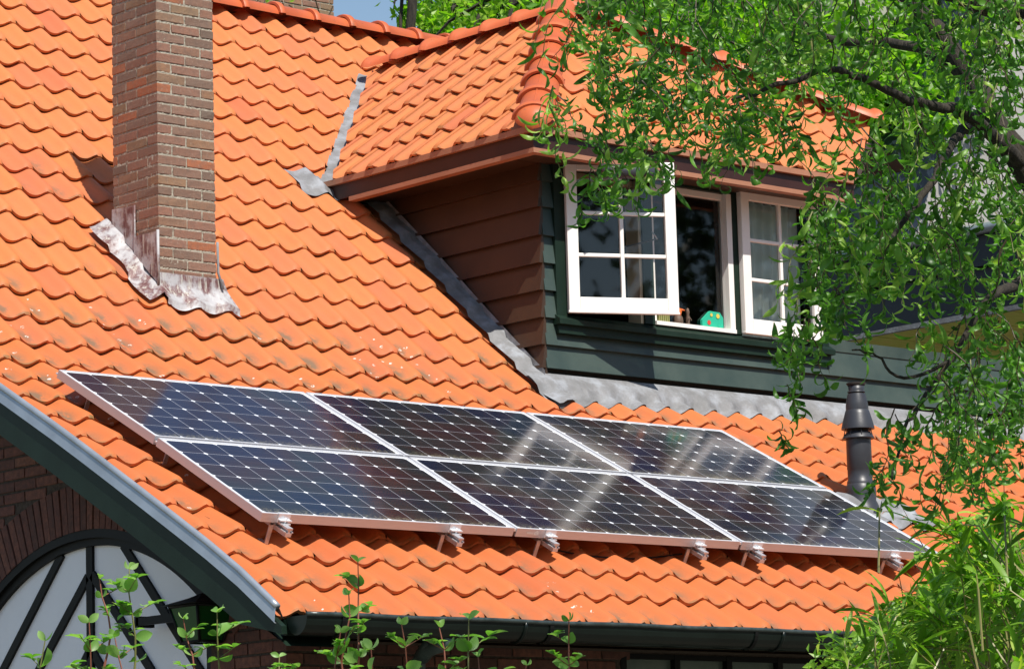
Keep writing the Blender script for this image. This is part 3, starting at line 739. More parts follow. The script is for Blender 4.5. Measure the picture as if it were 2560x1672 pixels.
# ------------------------------------------------------------ verge, gutter, walls
vg = MB()
VX = -.45
def vline(off, n0=0, n1=26): return [(RY[i], RZ[i] + off) for i in range(n0, n1)]
rl = [(RY[0] - .035, RZ[0] - .025)] + [(RY[i], RZ[i]) for i in range(0, 29)]
vg.tube([(VX + .012, y, z + .018) for y, z in rl], .017, 10, 0)
for (a, b), (c, d) in zip(rl[:-1], rl[1:]):
    vg.quad((VX + .002, a, b + .014), (VX + .002, c, d + .014), (VX - .006, c, d - .058), (VX - .006, a, b - .058), 0)
    vg.quad((VX - .006, a, b - .058), (VX - .006, c, d - .058), (VX + .012, c, d - .061), (VX + .012, a, b - .061), 0)
    vg.quad((VX + .02, a, b + .02), (VX + .02, c, d + .02), (VX + .05, c, d - .04), (VX + .05, a, b - .04), 0)
vrg = vg.build('verge_trim', M_zinc, house)
bb = MB()
rb = [(RY[0] - .075, RZ[0] - .05)] + [(RY[i], RZ[i]) for i in range(1, 29)]
for k_, ((a, b), (c, d)) in enumerate(zip(rb[:-1], rb[1:])):
    e0, e1 = max(b - .235, -.655), max(d - .235, -.655)
    bb.prism([(VX + .004, a, b - .05), (VX + .004, c, d - .05), (VX + .004, c, e1), (VX + .004, a, e0)], (.03, 0, 0))
bo = bb.build('barge_board', M_darkgreen, house)
sb = MB()
for (a, b), (c, d) in zip(rb[:-1], rb[1:]): sb.quad((VX + .03, a, b - .14), (-.09, a, b - .14), (-.09, c, d - .14), (VX + .03, c, d - .14))
sb.build('soffit', M_darkgreen, bo)
# gutter: half round
gt = MB(); gy, gz, gr = -.775, -.575, .078; gx0, gx1 = -.40, 9.7; sec = []
for k_ in range(13):
    a = math.pi + math.pi * k_ / 12; sec.append((gy + gr * math.cos(a), gz + gr * 1.15 * math.sin(a)))
ns = 28
for k_ in range(ns):
    xa = gx0 + (gx1 - gx0) * k_ / ns; xb = gx0 + (gx1 - gx0) * (k_ + 1) / ns
    for p_, q_ in zip(sec[:-1], sec[1:]):
        gt.quad((xa, *p_), (xb, *p_), (xb, *q_), (xa, *q_), 0)
        i_ = lambda s_: (gy + (s_[0] - gy) * .94, gz + (s_[1] - gz) * .94)
        gt.quad((xa, *i_(q_)), (xb, *i_(q_)), (xb, *i_(p_)), (xa, *i_(p_)), 0)
for xj in (.95, 2.75, 4.5): gt.tube([(xj, gy + gr * 1.03 * math.cos(math.pi + math.pi * t / 10), gz + gr * 1.18 * math.sin(math.pi + math.pi * t / 10)) for t in range(11)], .010, 6, 0)
gt.add([(gx0, *p_) for p_ in sec], [tuple(range(13))], 0)
gt.box((-.40, -.695, -.66), (9.7, -.675, -.585), 2)
gut = gt.build('gutter', [M_gutter, M_lip, M_darkgreen], house)
rim = MB(); rim.tube([(gx0 + i * .1, gy - gr, gz + .004 + .002 * math.sin(i * .7)) for i in range(101)], .0115, 8); rim.build('rim', M_lip, gut)
for x in (-.18, 1.12, 2.55, 3.35, 4.2, 5.4, 6.6):
    hb = MB(); pts_ = [(x - .10 * math.sin(math.pi * t / 12) ** 2 * 0 , gy + (gr + .006) * math.cos(math.pi + math.pi * t / 12), gz + (gr + .006) * 1.15 * math.sin(math.pi + math.pi * t / 12)) for t in range(13)]
    for p_, q_ in zip(pts_[:-1], pts_[1:]): hb.add([(p_[0] - .012, p_[1], p_[2]), (p_[0] + .012, p_[1], p_[2]), (q_[0] + .012, q_[1], q_[2]), (q_[0] - .012, q_[1], q_[2])], [(0, 1, 2, 3)])
    hb.build('bracket', M_black, gut)
dp = MB(); dp.tube([(.50, gy, gz - .07), (.50, gy + .02, gz - .11), (.53, -.60, -.70), (.555, -.50, -.745), (.555, -.50, -3.3)], .036, 16, 0)
dp.tube([(.52, -.66, -.665), (.545, -.54, -.73)], .040, 16); dp.tube([(.555, -.50, -.80), (.555, -.50, -.86)], .041, 16, 0)
dp.build('downpipe', paint('grey_green_pipe', (.05, .075, .07), (.07, .10, .095), .3), house)
# walls: brick by brick where they show
WX, WY = -.10, -.30
wl = MB(); wm = MB()
def wbrick(mb, lo, hi): brick(mb, lo, hi, (min(1, max(0, random.gauss(.45, .25))), 0, 0))
AC, AR, AZ0 = 1.40, 1.55, -1.593          # arch centre Y, radius, centre z (inner glass)
def in_arch(y, z, m_=0): 
    dy = abs(y - AC)
    if z < -.50: return dy < 1.10
    return (dy < 1.05 + m_) and (z < AZ0 + math.sqrt(max(0, (AR + m_) ** 2 - dy * dy)))
zz = -1.45; i = 0
while zz < 1.75:
    y = WY - .0 + (0 if i % 2 else .1)
    while y < 3.6:
        y2 = y + .205
        if not in_arch((y + y2) / 2, zz + .025, .36) and zz + .06 < interp_roof(min(6, y)) - .09 : wbrick(wl, (WX, y + .005, zz), (WX + .1, y2 - .006, zz + .0515))
        y = y2
    x = WX + (.105 if i % 2 else .21)
    if zz > -.50: pass
    elif i % 2: wbrick(wl, (WX, WY, zz), (WX + .1, WY + .1, zz + .0515))
    else: wbrick(wl, (WX, WY, zz), (WX + .205, WY + .1, zz + .0515))
    if zz < -.55:
        while x < 9.0:
            if not (2.1 < x + .1 < 3.0 + 1.2 and zz < -.66): wbrick(wl, (x + .006, WY, zz), (x + .2, WY + .1, zz + .0515))
            x += .206
    zz += .0629; i += 1
for k_ in range(-30, 31):                  # soldier bricks round the arch
    a = k_ * .0345; ca, sa = math.cos(a), math.sin(a)
    if abs(math.sin(a) * (AR + .1)) > 1.30: continue
    r0, r1 = AR + .085, AR + .33; h = .0235; vs = []
    for x in (WX - .004 + random.uniform(-.003, .003), WX + .1):
        for r_, t_ in ((r0, -h), (r0, h), (r1, h * 1.1), (r1, -h * 1.1)):
            vs.append((x, AC + sa * r_ + ca * t_, AZ0 + ca * r_ - sa * t_))
    wl.add(vs, [(0, 1, 2, 3), (4, 7, 6, 5), (0, 4, 5, 1), (1, 5, 6, 2), (2, 6, 7, 3), (3, 7, 4, 0)], 0, (random.random() * .8, 0, 0))
wallo = wl.build('brick_wall', M_brick2, house)
# backing mortar (with the arch left out)
pp = [(WX + .007, WY + .007, -3.4), (WX + .007, .30, -3.4)]
na = 24; arc = []
for k_ in range(na + 1):
    y = AC - 1.05 + 2.1 * k_ / na; arc.append((y, AZ0 + math.sqrt(max(0, (AR + .075) ** 2 - (y - AC) ** 2))))
yl, yr = arc[0][0] - .04, arc[-1][0] + .04
wm.quad((WX + .007, WY + .007, -3.4), (WX + .007, yl, -3.4), (WX + .007, yl, interp_roof(yl) - .08), (WX + .007, WY + .007, -.36))
for (a, b), (c, d) in zip(arc[:-1], arc[1:]): wm.quad((WX + .007, a - (.04 if a == arc[0][0] else 0), b), (WX + .007, c, d), (WX + .007, c, interp_roof(c) - .08), (WX + .007, a - (.04 if a == arc[0][0] else 0), interp_roof(a) - .08))
wm.quad((WX + .007, arc[-1][0], -3.4), (WX + .007, 3.7, -3.4), (WX + .007, 3.7, interp_roof(3.7) - .1), (WX + .007, arc[-1][0], interp_roof(arc[-1][0]) - .08))
wm.quad((WX + .007, 3.7, -3.4), (WX + .007, 6.28, -3.4), (WX + .007, 6.28, 4.3), (WX + .007, 3.7, interp_roof(3.7) - .1))
wm.quad((WX + .007, 6.28, -3.4), (WX + .007, 12.2, -3.4), (WX + .007, 12.2, -1), (WX + .007, 6.28, 4.3))
wm.quad((WX + .007, WY + .007, -3.4), (2.1, WY + .007, -3.4), (2.1, WY + .007, -.4), (WX + .007, WY + .007, -.4)); wm.quad((2.1, WY + .007, -.665), (4.2, WY + .007, -.665), (4.2, WY + .007, -.4), (2.1, WY + .007, -.4))
wm.quad((2.1, WY + .007, -3.4), (4.2, WY + .007, -3.4), (4.2, WY + .007, -1.6), (2.1, WY + .007, -1.6)); wm.quad((4.2, WY + .007, -3.4), (9.5, WY + .007, -3.4), (9.5, WY + .007, -.4), (4.2, WY + .007, -.4)); wm.quad((9.5, WY, -3.4), (9.5, 12.2, -3.4), (9.5, 12.2, -1), (9.5, WY, 0))
wm.quad((0, 12.2, -3.4), (9.5, 12.2, -3.4), (9.5, 12.2, -1), (0, 12.2, -1))
wm.quad((-.42, -.70, -.655), (9.6, -.70, -.655), (9.6, WY + .02, -.655), (-.42 + .3, WY + .02, -.655))
wm.build('mortar', M_mortar2, wallo)
# arched window
aw = MB(); n_ = 40
def arch_ring(r0, r1, x0, x1, mi):
    pa = []
    for k_ in range(n_ + 1):
        y = -1.05 + 2.1 * k_ / n_; a = math.asin(max(-1, min(1, y / AR))); pa.append((math.sin(a), math.cos(a)))
    pts_ = [(AC + s_ * r0, AZ0 + c_ * r0, AC + s_ * r1, AZ0 + c_ * r1) for s_, c_ in pa]
    for p_, q_ in zip(pts_[:-1], pts_[1:]): 
        aw.prism([(x0, p_[0], p_[1]), (x0, q_[0], q_[1]), (x0, q_[2], q_[3]), (x0, p_[2], p_[3])], (x1 - x0, 0, 0), mi)
arch_ring(AR + .0, AR + .05, WX + .02, WX + .07, 0); arch_ring(AR + .04, AR + .09, WX + .0, WX + .09, 0)
for y in (.30, 2.45): aw.box((WX + .01, y, -3.2), (WX + .09, y + .055, -.40), 0)
def bar(y0, z0_, y1, z1_, w_=.024, x=WX + .028):
    d = Vector((0, y1 - y0, z1_ - z0_)).normalized(); s_ = Vector((0, -d.z, d.y)) * w_
    a, b = Vector((x, y0, z0_)), Vector((x, y1, z1_)); aw.prism([a - s_, b - s_, b + s_, a + s_], (.03, 0, 0), 0)
bar(1.40, -.03, 1.40, -3.2, .028); bar(1.66, -.06, 2.62, -1.02); bar(1.42, -.20, 2.45, -1.20); bar(1.38, -.19, .36, -1.23, .024); bar(1.10, -.06, 0.355, -.84); bar(1.40, -.57, 1.75, -.95); bar(1.40, -.57, 1.05, -.95)
awo = aw.build('arched_window', M_black, house)
gp = MB(); gp.quad((WX + .045, .30, -3.2), (WX + .045, 2.5, -3.2), (WX + .045, 2.5, .0), (WX + .045, .30, .0))
gp.build('pane', paint('milky_glass', (.78, .77, .80), (.84, .83, .86), .3, 1.2, dirt=.03), awo)
# small window under the eave
lw = MB(); lw.box((2.1, WY + .01, -1.6), (4.2, WY + .05, -1.55), 0)
for x in (2.1, 2.49, 2.88, 3.27, 3.66, 4.17): lw.box((x, WY + .0, -1.6), (x + .04, WY + .05, -.665), 0)
lw.box((2.1, WY + .002, -.69), (4.2, WY + .052, -.664), 0)
lwo = lw.build('low_window', M_black, house); lg = MB(); lg.quad((2.12, WY + .035, -1.6), (4.2, WY + .035, -1.6), (4.2, WY + .035, -.68), (2.12, WY + .035, -.68)); lg.build('pane', paint('dim_glass', (.09, .12, .10), (.14, .17, .14), .2), lwo)

# ------------------------------------------------------------ wall lantern
M_lampgl = mat('green_lamp_glass', (.006, .07, .012), .15)
lt = thing('wall_lantern', 'dark lantern with green glass hanging under the barge board', 'lantern', (-.20, .25, -.62))
b_ = MB(); cxl, cyl = -.19, .25
def ring4(h, s_): return [(cxl + a * s_, cyl + b * s_, h) for a, b in ((-1, -1), (1, -1), (1, 1), (-1, 1))]
gl_ = MB(); v_ = ring4(-.445, .115) + ring4(-.62, .070); gl_.add(v_, [(0, 1, 5, 4), (1, 2, 6, 5), (2, 3, 7, 6), (3, 0, 4, 7), (4, 5, 6, 7)]); gl_.build('glass', M_lampgl, lt)
for a in range(4): b_.tube([v_[a], v_[a + 4]], .008, 6); b_.tube([v_[4 + a], v_[4 + (a + 1) % 4]], .007, 6); b_.tube([v_[a], v_[(a + 1) % 4]], .009, 6)
b_.add(ring4(-.440, .15) + ring4(-.405, .05) + [(cxl, cyl, -.38)], [(0, 1, 5, 4), (1, 2, 6, 5), (2, 3, 7, 6), (3, 0, 4, 7), (4, 5, 8), (5, 6, 8), (6, 7, 8), (7, 4, 8), (3, 2, 1, 0)])
b_.build('frame', M_black, lt)
ar_ = MB(); ar_.prism([(-.20, .80, -.502), (-.20, .33, -.505), (-.20, .33, -.462), (-.20, .80, -.462)], (.03, 0, 0)); ar_.box((-.20, .78, -.51), (-.10, .815, -.455)); ar_.build('arm', M_black, lt)

# ------------------------------------------------------------ solar panels
T1, T2 = .496, .480
W_, H_ = 1.65, .99
proto = thing('solar_panel', '', 'solar panel', (0, 0, 0), 'solar panels on the tiled roof')
f_ = MB(); t_ = .047; b = .011
f_.box((0, 0, -t_), (W_, b, -.002)); f_.box((0, H_ - b, -t_), (W_, H_, -.002)); f_.box((0, b, -t_), (b, H_ - b, -.002)); f_.box((W_ - b, b, -t_), (W_, H_ - b, -.002))
f_.build('frame', M_alu, proto, local=True)
r_ = MB(); r_.box((0, 0, -.0019), (W_, b, 0)); r_.box((0, H_ - b, -.0019), (W_, H_, 0)); r_.box((0, b, -.0019), (b, H_ - b, 0)); r_.box((W_ - b, b, -.0019), (W_, H_ - b, 0)); r_.build('rim', M_rim, proto, local=True)
c_ = MB(); cu_ = (W_ - 2 * b - .03) / 10; cv_ = (H_ - 2 * b - .022) / 6
u0, v0 = -.015 / cu_, -.011 / cv_
c_.add([(b, b, -.004), (W_ - b, b, -.004), (W_ - b, H_ - b, -.004), (b, H_ - b, -.004)], [(0, 1, 2, 3)], 0, None, [(u0, v0), (10 - u0, v0), (10 - u0, 6 - v0), (u0, 6 - v0)])
c_.build('cells', M_cell, proto, local=True)
js = MB(); js.box((W_ + .0015, .004, -.020), (W_ + .0185, H_ - .004, -.006)); js.box((-.002, H_ + .001, -.030), (W_, H_ + .016, -.022)); js.build('joint_strip', M_rim, proto, local=True)
bk = MB(); bk.quad((b, b, -.012), (b, H_ - b, -.012), (W_ - b, H_ - b, -.012), (W_ - b, b, -.012)); bk.build('back_sheet', M_white, proto, local=True)
P_lab = ['lower left solar panel, at the verge side of the roof', 'lower middle solar panel between two others, above the gutter', 'lower right solar panel beside the flue pipe and bamboo',
         'upper left solar panel, nearest the barge board', 'upper middle solar panel between two others, below the chimney side', 'upper right solar panel below the dormer, beside the flue']
k_ = 0
for row in (0, 1):
    for c in range(3):
        o = proto if k_ == 0 else copy_tree(proto)
        if row == 0: o.location = (c * 1.67, 0, 0); o.rotation_euler = (T1, 0, 0)
        else: o.location = (c * 1.67, math.cos(T1) + .017, math.sin(T1) + .008); o.rotation_euler = (T2, 0, 0)
        o['label'] = P_lab[k_]; k_ += 1
# mounting rails with clamps and hooks
rl_ = thing('mounting_rail', '', 'mounting rail', (0, 0, 0), 'aluminium rails under the solar panels')
q_ = MB(); q_.box((-.018, -.075, -.092), (.018, 1.98, -.072)); q_.box((-.018, -.075, -.056), (.018, 1.98, -.046)); q_.box((-.007, -.074, -.072), (.007, 1.979, -.056)); q_.box((-.026, -.075, -.072), (-.018, 1.98, -.066)); q_.box((.018, -.075, -.072), (.026, 1.98, -.066)); q_.build('rail', M_alu, rl_, local=True)
k2 = MB(); k2.box((-.036, -.008, -.043), (.036, -.001, .003)); k2.box((-.036, -.030, -.030), (.036, -.008, -.024)); k2.box((-.036, -.001, .0005), (.036, .010, .004)); k2.box((-.030, -.034, -.046), (.030, -.010, -.040)); k2.tube([(0, -.02, -.045), (0, -.02, -.014)], .007, 8); k2.build('end_clamp', M_rim, rl_, local=True)
for y in (.02, 1.0, 1.8):
    k3 = MB(); k3.box((-.055, y - .003, -.175), (-.032, y + .004, -.05)); k3.box((-.055, y - .003, -.068), (-.018, y + .004, -.056)); k3.box((-.055, y + .004, -.172), (-.030, y + .16, -.166)); k3.build('roof_hook', M_alu, rl_, local=True)

rx = (.136, 1.244, 1.907, 3.010, 3.459, 4.595)
R_lab = ['leftmost rail end clamp under the lower left panel', 'rail end under the right part of the lower left panel', 'rail end under the left part of the lower middle panel', 'rail end under the right part of the lower middle panel', 'rail end just right of the joint of the last two lower panels', 'rightmost rail end clamp behind the bamboo leaves']
for k_, x in enumerate(rx):
    o = rl_ if k_ == 0 else copy_tree(rl_)
    o.location = (x, 0, 0); o.rotation_euler = (T1 - .004, 0, 0); o['label'] = R_lab[k_]
cb_ = thing('panel_cable', 'thin black cable sagging between rails beneath the lower solar panels', 'cable', (2.45, 0, -.1)); kb = MB()
kb.tube([(1.95 + i * .1, .10 + .02 * math.sin(i), -.075 - .045 * math.sin(math.pi * i / 10)) for i in range(11)], .005, 6); kb.build('cable', M_black, cb_)
# plates with a small printed mark on the middle panel frame
mk = MB()
def fr_(x, z, w_, h_): return [(x, -.0012, z), (x + w_, -.0012, z), (x + w_, -.0012, z + h_), (x, -.0012, z + h_)]
for (x, z, w_, h_) in ((.075, -.022, .045, .003), (.075, -.028, .045, .003), (.075, -.028, .003, .008), (.126, -.032, .006, .018), (.135, -.032, .006, .006), (.135, -.022, .006, .008), (.144, -.032, .006, .018), (.153, -.032, .003, .018), (.135, -.012, .012, .003)):
    mk.add(fr_(x, z, w_, h_), [(0, 1, 2, 3)])
pm = [o for o in col.objects if o.get('label') == P_lab[1]][0]
mk.build('printed_mark', M_white, pm, local=True)

# ------------------------------------------------------------ neighbouring house (right, behind)
nb = thing('neighbour_house', 'dark navy boarded house with grey rendered gable behind the dormer', 'house', (14, 9, GZ))
n1 = MB(); NX = 12.8
n1.box((NX, 3.2, 3.04), (NX + .05, 12, 3.42)); n1.box((NX - .06, 3.2, 3.43), (NX + .02, 12, 3.74)); n1.box((NX + .05, 11.9, 3.04), (24, 12.0, 4.2))
n1.add([(NX, 3.2, 3.75), (24, 3.2, 3.75), (24, 12, 3.85), (NX, 12, 3.85)], [(0, 1, 2, 3)])
nf = n1.build('fascia', M_navy, nb)
n2 = MB(); n2.tube([(NX - .10, 3.2, 3.72), (NX - .10, 8.5, 3.78)], .05, 12); n2.build('gutter', M_zinc, nb)
n3 = MB(); n3.box((NX - .02, 3.2, 2.99), (NX + .03, 12, 3.035)); n3.build('drip_edge', M_lead, nb)
n4 = MB()
for i in range(32): n4.box((NX + .03, 3.2 + i * .275, 3.0 + (i % 2) * .004), (24, 3.2 + i * .275 + .262, 3.03), 0)
n4.box((NX + .03, 3.2, 3.04), (24, 12, 3.05), 1); n4.build('soffit', [M_soffit, M_dark], nb)
n5 = MB(); YG = 8.0
G0 = Vector((12.70, YG, 3.75)); G1 = Vector((14.75, YG, 7.65))
n5.add([(13.0, YG + .04, 3.86), (19, YG + .04, 3.86), (19, YG + .04, 9.5), (15.4, YG + .04, 8.4)], [(0, 1, 2, 3)]); n5.build('wall', M_stucco, nb)
n6 = MB(); d = (G1 - G0).normalized(); s_ = Vector((d.z, 0, -d.x))
n6.prism([G0 + s_ * .0 , G1, G1 + s_ * .62, G0 + s_ * .62 - d * .3], (0, -.35, 0)); n6.prism([G0 - s_ * .04, G1 - s_ * .04, G1 + s_ * .08, G0 + s_ * .08], (0, -.45, 0))
n6.add([G0, G1, G1 + Vector((0, 6, 0)), G0 + Vector((0, 6, 0))], [(0, 1, 2, 3)]); n6.build('barge_board', M_navy, nb)
n7 = MB(); n7.box((17.5, 9.0, GZ), (24, 15, 2.99)); n7.box((13.4, 8.2, 3.9), (19, 12, 8.0)); n7.build('body', M_stucco, nb)
n8 = MB(); n8.box((13.1, YG - .0, 3.87), (18.5, YG + .03, 3.93)); n8.build('lead_strip', M_white, nb)

# brick stack behind the main ridge
bs = MB(); bmx = MB()
for i in range(30):
    z = 4.5 + i * .0629; x = 7.1 + (0 if i % 2 else -.1)
    while x < 8.48: brick(bs, (max(7.1, x + .006), 10, z), (min(8.49, x + .2), 10.1, z + .0515), (random.gauss(.6, .15), 0, 0)); x += .206
st = bs.build('brick_stack', M_brick)
tag(st, 'brick chimney stack behind the ridge, wrapped by a climbing plant', 'chimney')
bmx.box((7.107, 10.007, GZ), (8.483, 11, 6.4)); bmx.build('mortar', M_mortar, st)

# ------------------------------------------------------------ foliage helpers
def leaf_cloud(name, M_, centres, n, size, parent, flat=.5, asp=.55, clump=None, sizes=None):
    """many small leaf faces (two quads each, folded) spread round the given centres"""
    cen = np.array([c[:3] for c in centres]); rad = np.array([c[3] for c in centres]); k = rng.integers(0, len(cen), n)
    if len(centres[0]) > 4:
        wts = np.array([c[4] for c in centres], float); wts /= wts.sum(); k = rng.choice(len(cen), n, p=wts)
    p = rng.normal(size=(n, 3)); p /= np.linalg.norm(p, axis=1)[:, None]; p = cen[k] + p * (rad[k] * rng.random(n) ** .45)[:, None]
    a = rng.normal(size=(n, 3)); a[:, 2] -= .3; a /= np.linalg.norm(a, axis=1)[:, None]
    b = np.cross(a, rng.normal(size=(n, 3))); b /= np.linalg.norm(b, axis=1)[:, None]; nn = np.cross(a, b)
    s = size * (.6 + .8 * rng.random(n))[:, None]
    v = np.stack([p, p + a * s * .5 + b * s * asp * .5 + nn * s * .1, p + a * s, p + a * s * .5 - b * s * asp * .5 + nn * s * .1], 1).reshape(-1, 3)
    me = bpy.data.meshes.new(name); f = np.arange(n * 4).reshape(n, 4)
    me.from_pydata(v.tolist(), [], f.tolist()); me.materials.append(M_)
    cc = np.zeros((n, 4), dtype=np.float32); cc[:, 0] = np.clip(rng.normal(.45, .25, n), 0, 1); cc[:, 3] = 1
    at_ = me.color_attributes.new('tile', 'FLOAT_COLOR', 'CORNER'); at_.data.foreach_set('color', np.repeat(cc, 4, axis=0).ravel())
    o = bpy.data.objects.new(name, me); col.objects.link(o)
    if parent is not None: attach(o, parent)
    return o
def far_tree(label, base, h, tr, crown, n, size, M_=M_far, group=None, lean=(0, 0)):
    t = thing('tree', label, 'tree', base, group); b = Vector(base)
    mb = MB(); top = b + Vector((lean[0], lean[1], h))
    pts_ = [b.lerp(top, i / 8) + Vector((random.uniform(-.1, .1), random.uniform(-.1, .1), 0)) * (1 if 0 < i < 8 else 0) for i in range(9)]
    mb.tube(pts_, [tr * (1 - .07 * i) for i in range(9)], 10)
    for cxx, cyy, czz, rr in crown[:14]:
        s0 = pts_[random.randint(3, 7)]; e0 = Vector((cxx, cyy, czz)); m0 = s0.lerp(e0, .5) + Vector((0, 0, .4)); mb.tube([s0, m0, e0], [tr * .35, tr * .22, .02], 6)
        for _ in range(4):
            e1 = e0 + Vector((random.gauss(0, 1), random.gauss(0, 1), random.gauss(0, 1))) * rr * .6; mb.tube([e0, e0.lerp(e1, .5) + Vector((0, 0, .08)), e1], [.02, .014, .006], 4)
    mb.build('trunk', M_bark, t); leaf_cloud('crown', M_, crown, n, size, t); return t
def blob(cx_, cy_, d, r_): q = at(cx_, cy_, d); return (q.x, q.y, q.z, r_)
tb = at(1008, 40, 30)
cr = [blob(x, y, 30 + random.uniform(-1, 2), r_) for x, y, r_ in ((1060, 20, .28), (1120, 10, .35), (1100, 45, .25), (1210, 5, .45), (1250, 30, .35), (1180, -40, .6), (1330, -10, .5), (1390, -60, .6), (1100, -60, .5), (1010, -90, .5), (1280, 15, .35), (1150, 55, .2), (1230, 45, .25), (1330, 30, .3), (1020, 45, .12), (1090, 70, .15))]
far_tree('tree with mossy trunk and sparse bright leaves behind the ridge', (tb.x, tb.y, GZ), 12.5, .075, cr, 2600, .085, lean=(.1, .1))
tb = at(1165, 20, 33)
cr = [blob(x, y, 33 + random.uniform(-1, 2), r_) for x, y, r_ in ((1230, -20, .5), (1300, 0, .5), (1350, -60, .8), (1150, -80, .6), (1420, 0, .6), (1480, -60, .8))]
far_tree('dark trunked tree standing behind the dormer ridge tiles', (tb.x, tb.y, GZ), 13, .055, cr, 1700, .09, lean=(.6, .3))
tb = at(2050, 100, 36)
cr = [blob(x, y, 34 + random.uniform(-2, 3), r_) for x, y, r_ in ((1560, 20, .7), (1650, 60, .8), (1750, 60, .9), (1800, 160, .8), (1880, 60, .9), (1900, 200, .8), (2000, 120, .9), (2030, 240, .7), (2100, 60, .9), (2130, 180, .8), (2200, 100, .9), (2220, 250, .7), (2120, 330, .6), (2300, 40, .9), (1700, -60, 1), (1950, -60, 1.1), (2200, -80, 1.1), (2060, 20, .9), (1980, 290, .4))]
far_tree('broad bright green tree filling the gap behind the dormer roof', (tb.x, tb.y, GZ), 11, .35, cr, 32000, .12)
wd = [(x, -30 + random.uniform(-3, 3), random.uniform(2, 13), 3.0) for x in np.linspace(-45, 75, 70)] + [(x, -30 + random.uniform(-3, 3), random.uniform(-3, 5), 3.0) for x in np.linspace(-45, 75, 60)]
M_wood = leafmat('shaded_leaf', (.008, .018, .004), (.016, .035, .007), (.03, .06, .012), .2)
tag(leaf_cloud('garden_wood', M_wood, wd, 60000, .42, None), kind='stuff', label='belt of garden trees behind the viewer mirrored in the panes', cat='wood')
# climbing plant on the stack
cl = thing('climbing_plant', 'twiggy climbing plant on the brick stack behind the ridge', 'plant', (7.3, 9.9, 5.4))
mb = MB()
for _ in range(26):
    x = random.uniform(7.1, 8.6); z = random.uniform(5.0, 5.7); p_ = [Vector((x, 9.93, z))]
    for k_ in range(5): p_.append(p_[-1] + Vector((random.uniform(-.09, .11), random.uniform(-.03, .01), random.uniform(.0, .14))))
    mb.tube(p_, .006, 4)
mb.build('stem', M_twig, cl)
leaf_cloud('foliage', M_far, [(7.6, 9.85, 5.75, .3), (7.4, 9.9, 5.6, .25), (8.45, 9.9, 5.6, .18), (8.6, 9.9, 5.75, .14), (9.15, 9.9, 5.78, .12), (7.9, 9.9, 5.7, .2)], 320, .06, cl)

# ------------------------------------------------------------ willow (curly leaves), bamboo, shoots
def strip_leaves(name, M_, items, parent, seg=6):
    """items: (origin, direction, side, length, width, curl, twist, colour)"""
    n = len(items); ns_ = seg + 1
    O = np.array([i[0] for i in items]); D = np.array([i[1] for i in items]); S = np.array([i[2] for i in items]); L = np.array([i[3] for i in items]); W = np.array([i[4] for i in items])
    C = np.array([i[5] for i in items]); Tw = np.array([i[6] for i in items]); K = np.array([i[7] for i in items])
    D /= np.linalg.norm(D, axis=1)[:, None]; S = S - D * (S * D).sum(1)[:, None]; S /= np.linalg.norm(S, axis=1)[:, None]; N = np.cross(D, S)
    P = O.copy(); V = np.zeros((n, ns_, 3, 3)); wprof = np.sin(np.linspace(.12, math.pi - .02, ns_)) ** .8
    d = D.copy(); nn = N.copy(); s = S.copy(); dl = (L / seg)[:, None]
    for j in range(ns_):
        w_ = (W * wprof[j] * .5)[:, None]
        V[:, j, 0] = P - s * w_ + nn * w_ * .35; V[:, j, 1] = P; V[:, j, 2] = P + s * w_ + nn * w_ * .35
        P = P + d * dl
        an = (C / seg)[:, None]; d2 = d * np.cos(an) + nn * np.sin(an); nn = nn * np.cos(an) - d * np.sin(an); d = d2
        tw = (Tw / seg)[:, None]; s2 = s * np.cos(tw) + nn * np.sin(tw); nn = nn * np.cos(tw) - s * np.sin(tw); s = s2
    base = (np.arange(n) * ns_ * 3)[:, None, None]; j = np.arange(seg)[None, :, None]; c = np.arange(2)[None, None, :]
    a = base + j * 3 + c; F = np.stack([a, a + 1, a + 4, a + 3], -1).reshape(-1, 4)
    me = bpy.data.meshes.new(name); me.from_pydata(V.reshape(-1, 3).tolist(), [], F.tolist()); me.materials.append(M_)
    me.polygons.foreach_set('use_smooth', [True] * len(F))
    cc = np.zeros((len(F) * 4, 4), dtype=np.float32); cc[:, 0] = np.repeat(K, seg * 2 * 4); cc[:, 3] = 1
    at_ = me.color_attributes.new('tile', 'FLOAT_COLOR', 'CORNER'); at_.data.foreach_set('color', cc.ravel())
    o = bpy.data.objects.new(name, me); col.objects.link(o)
    if parent is not None: attach(o, parent)
    return o
def rv(s=1.0): return Vector((random.gauss(0, s), random.gauss(0, s), random.gauss(0, s)))

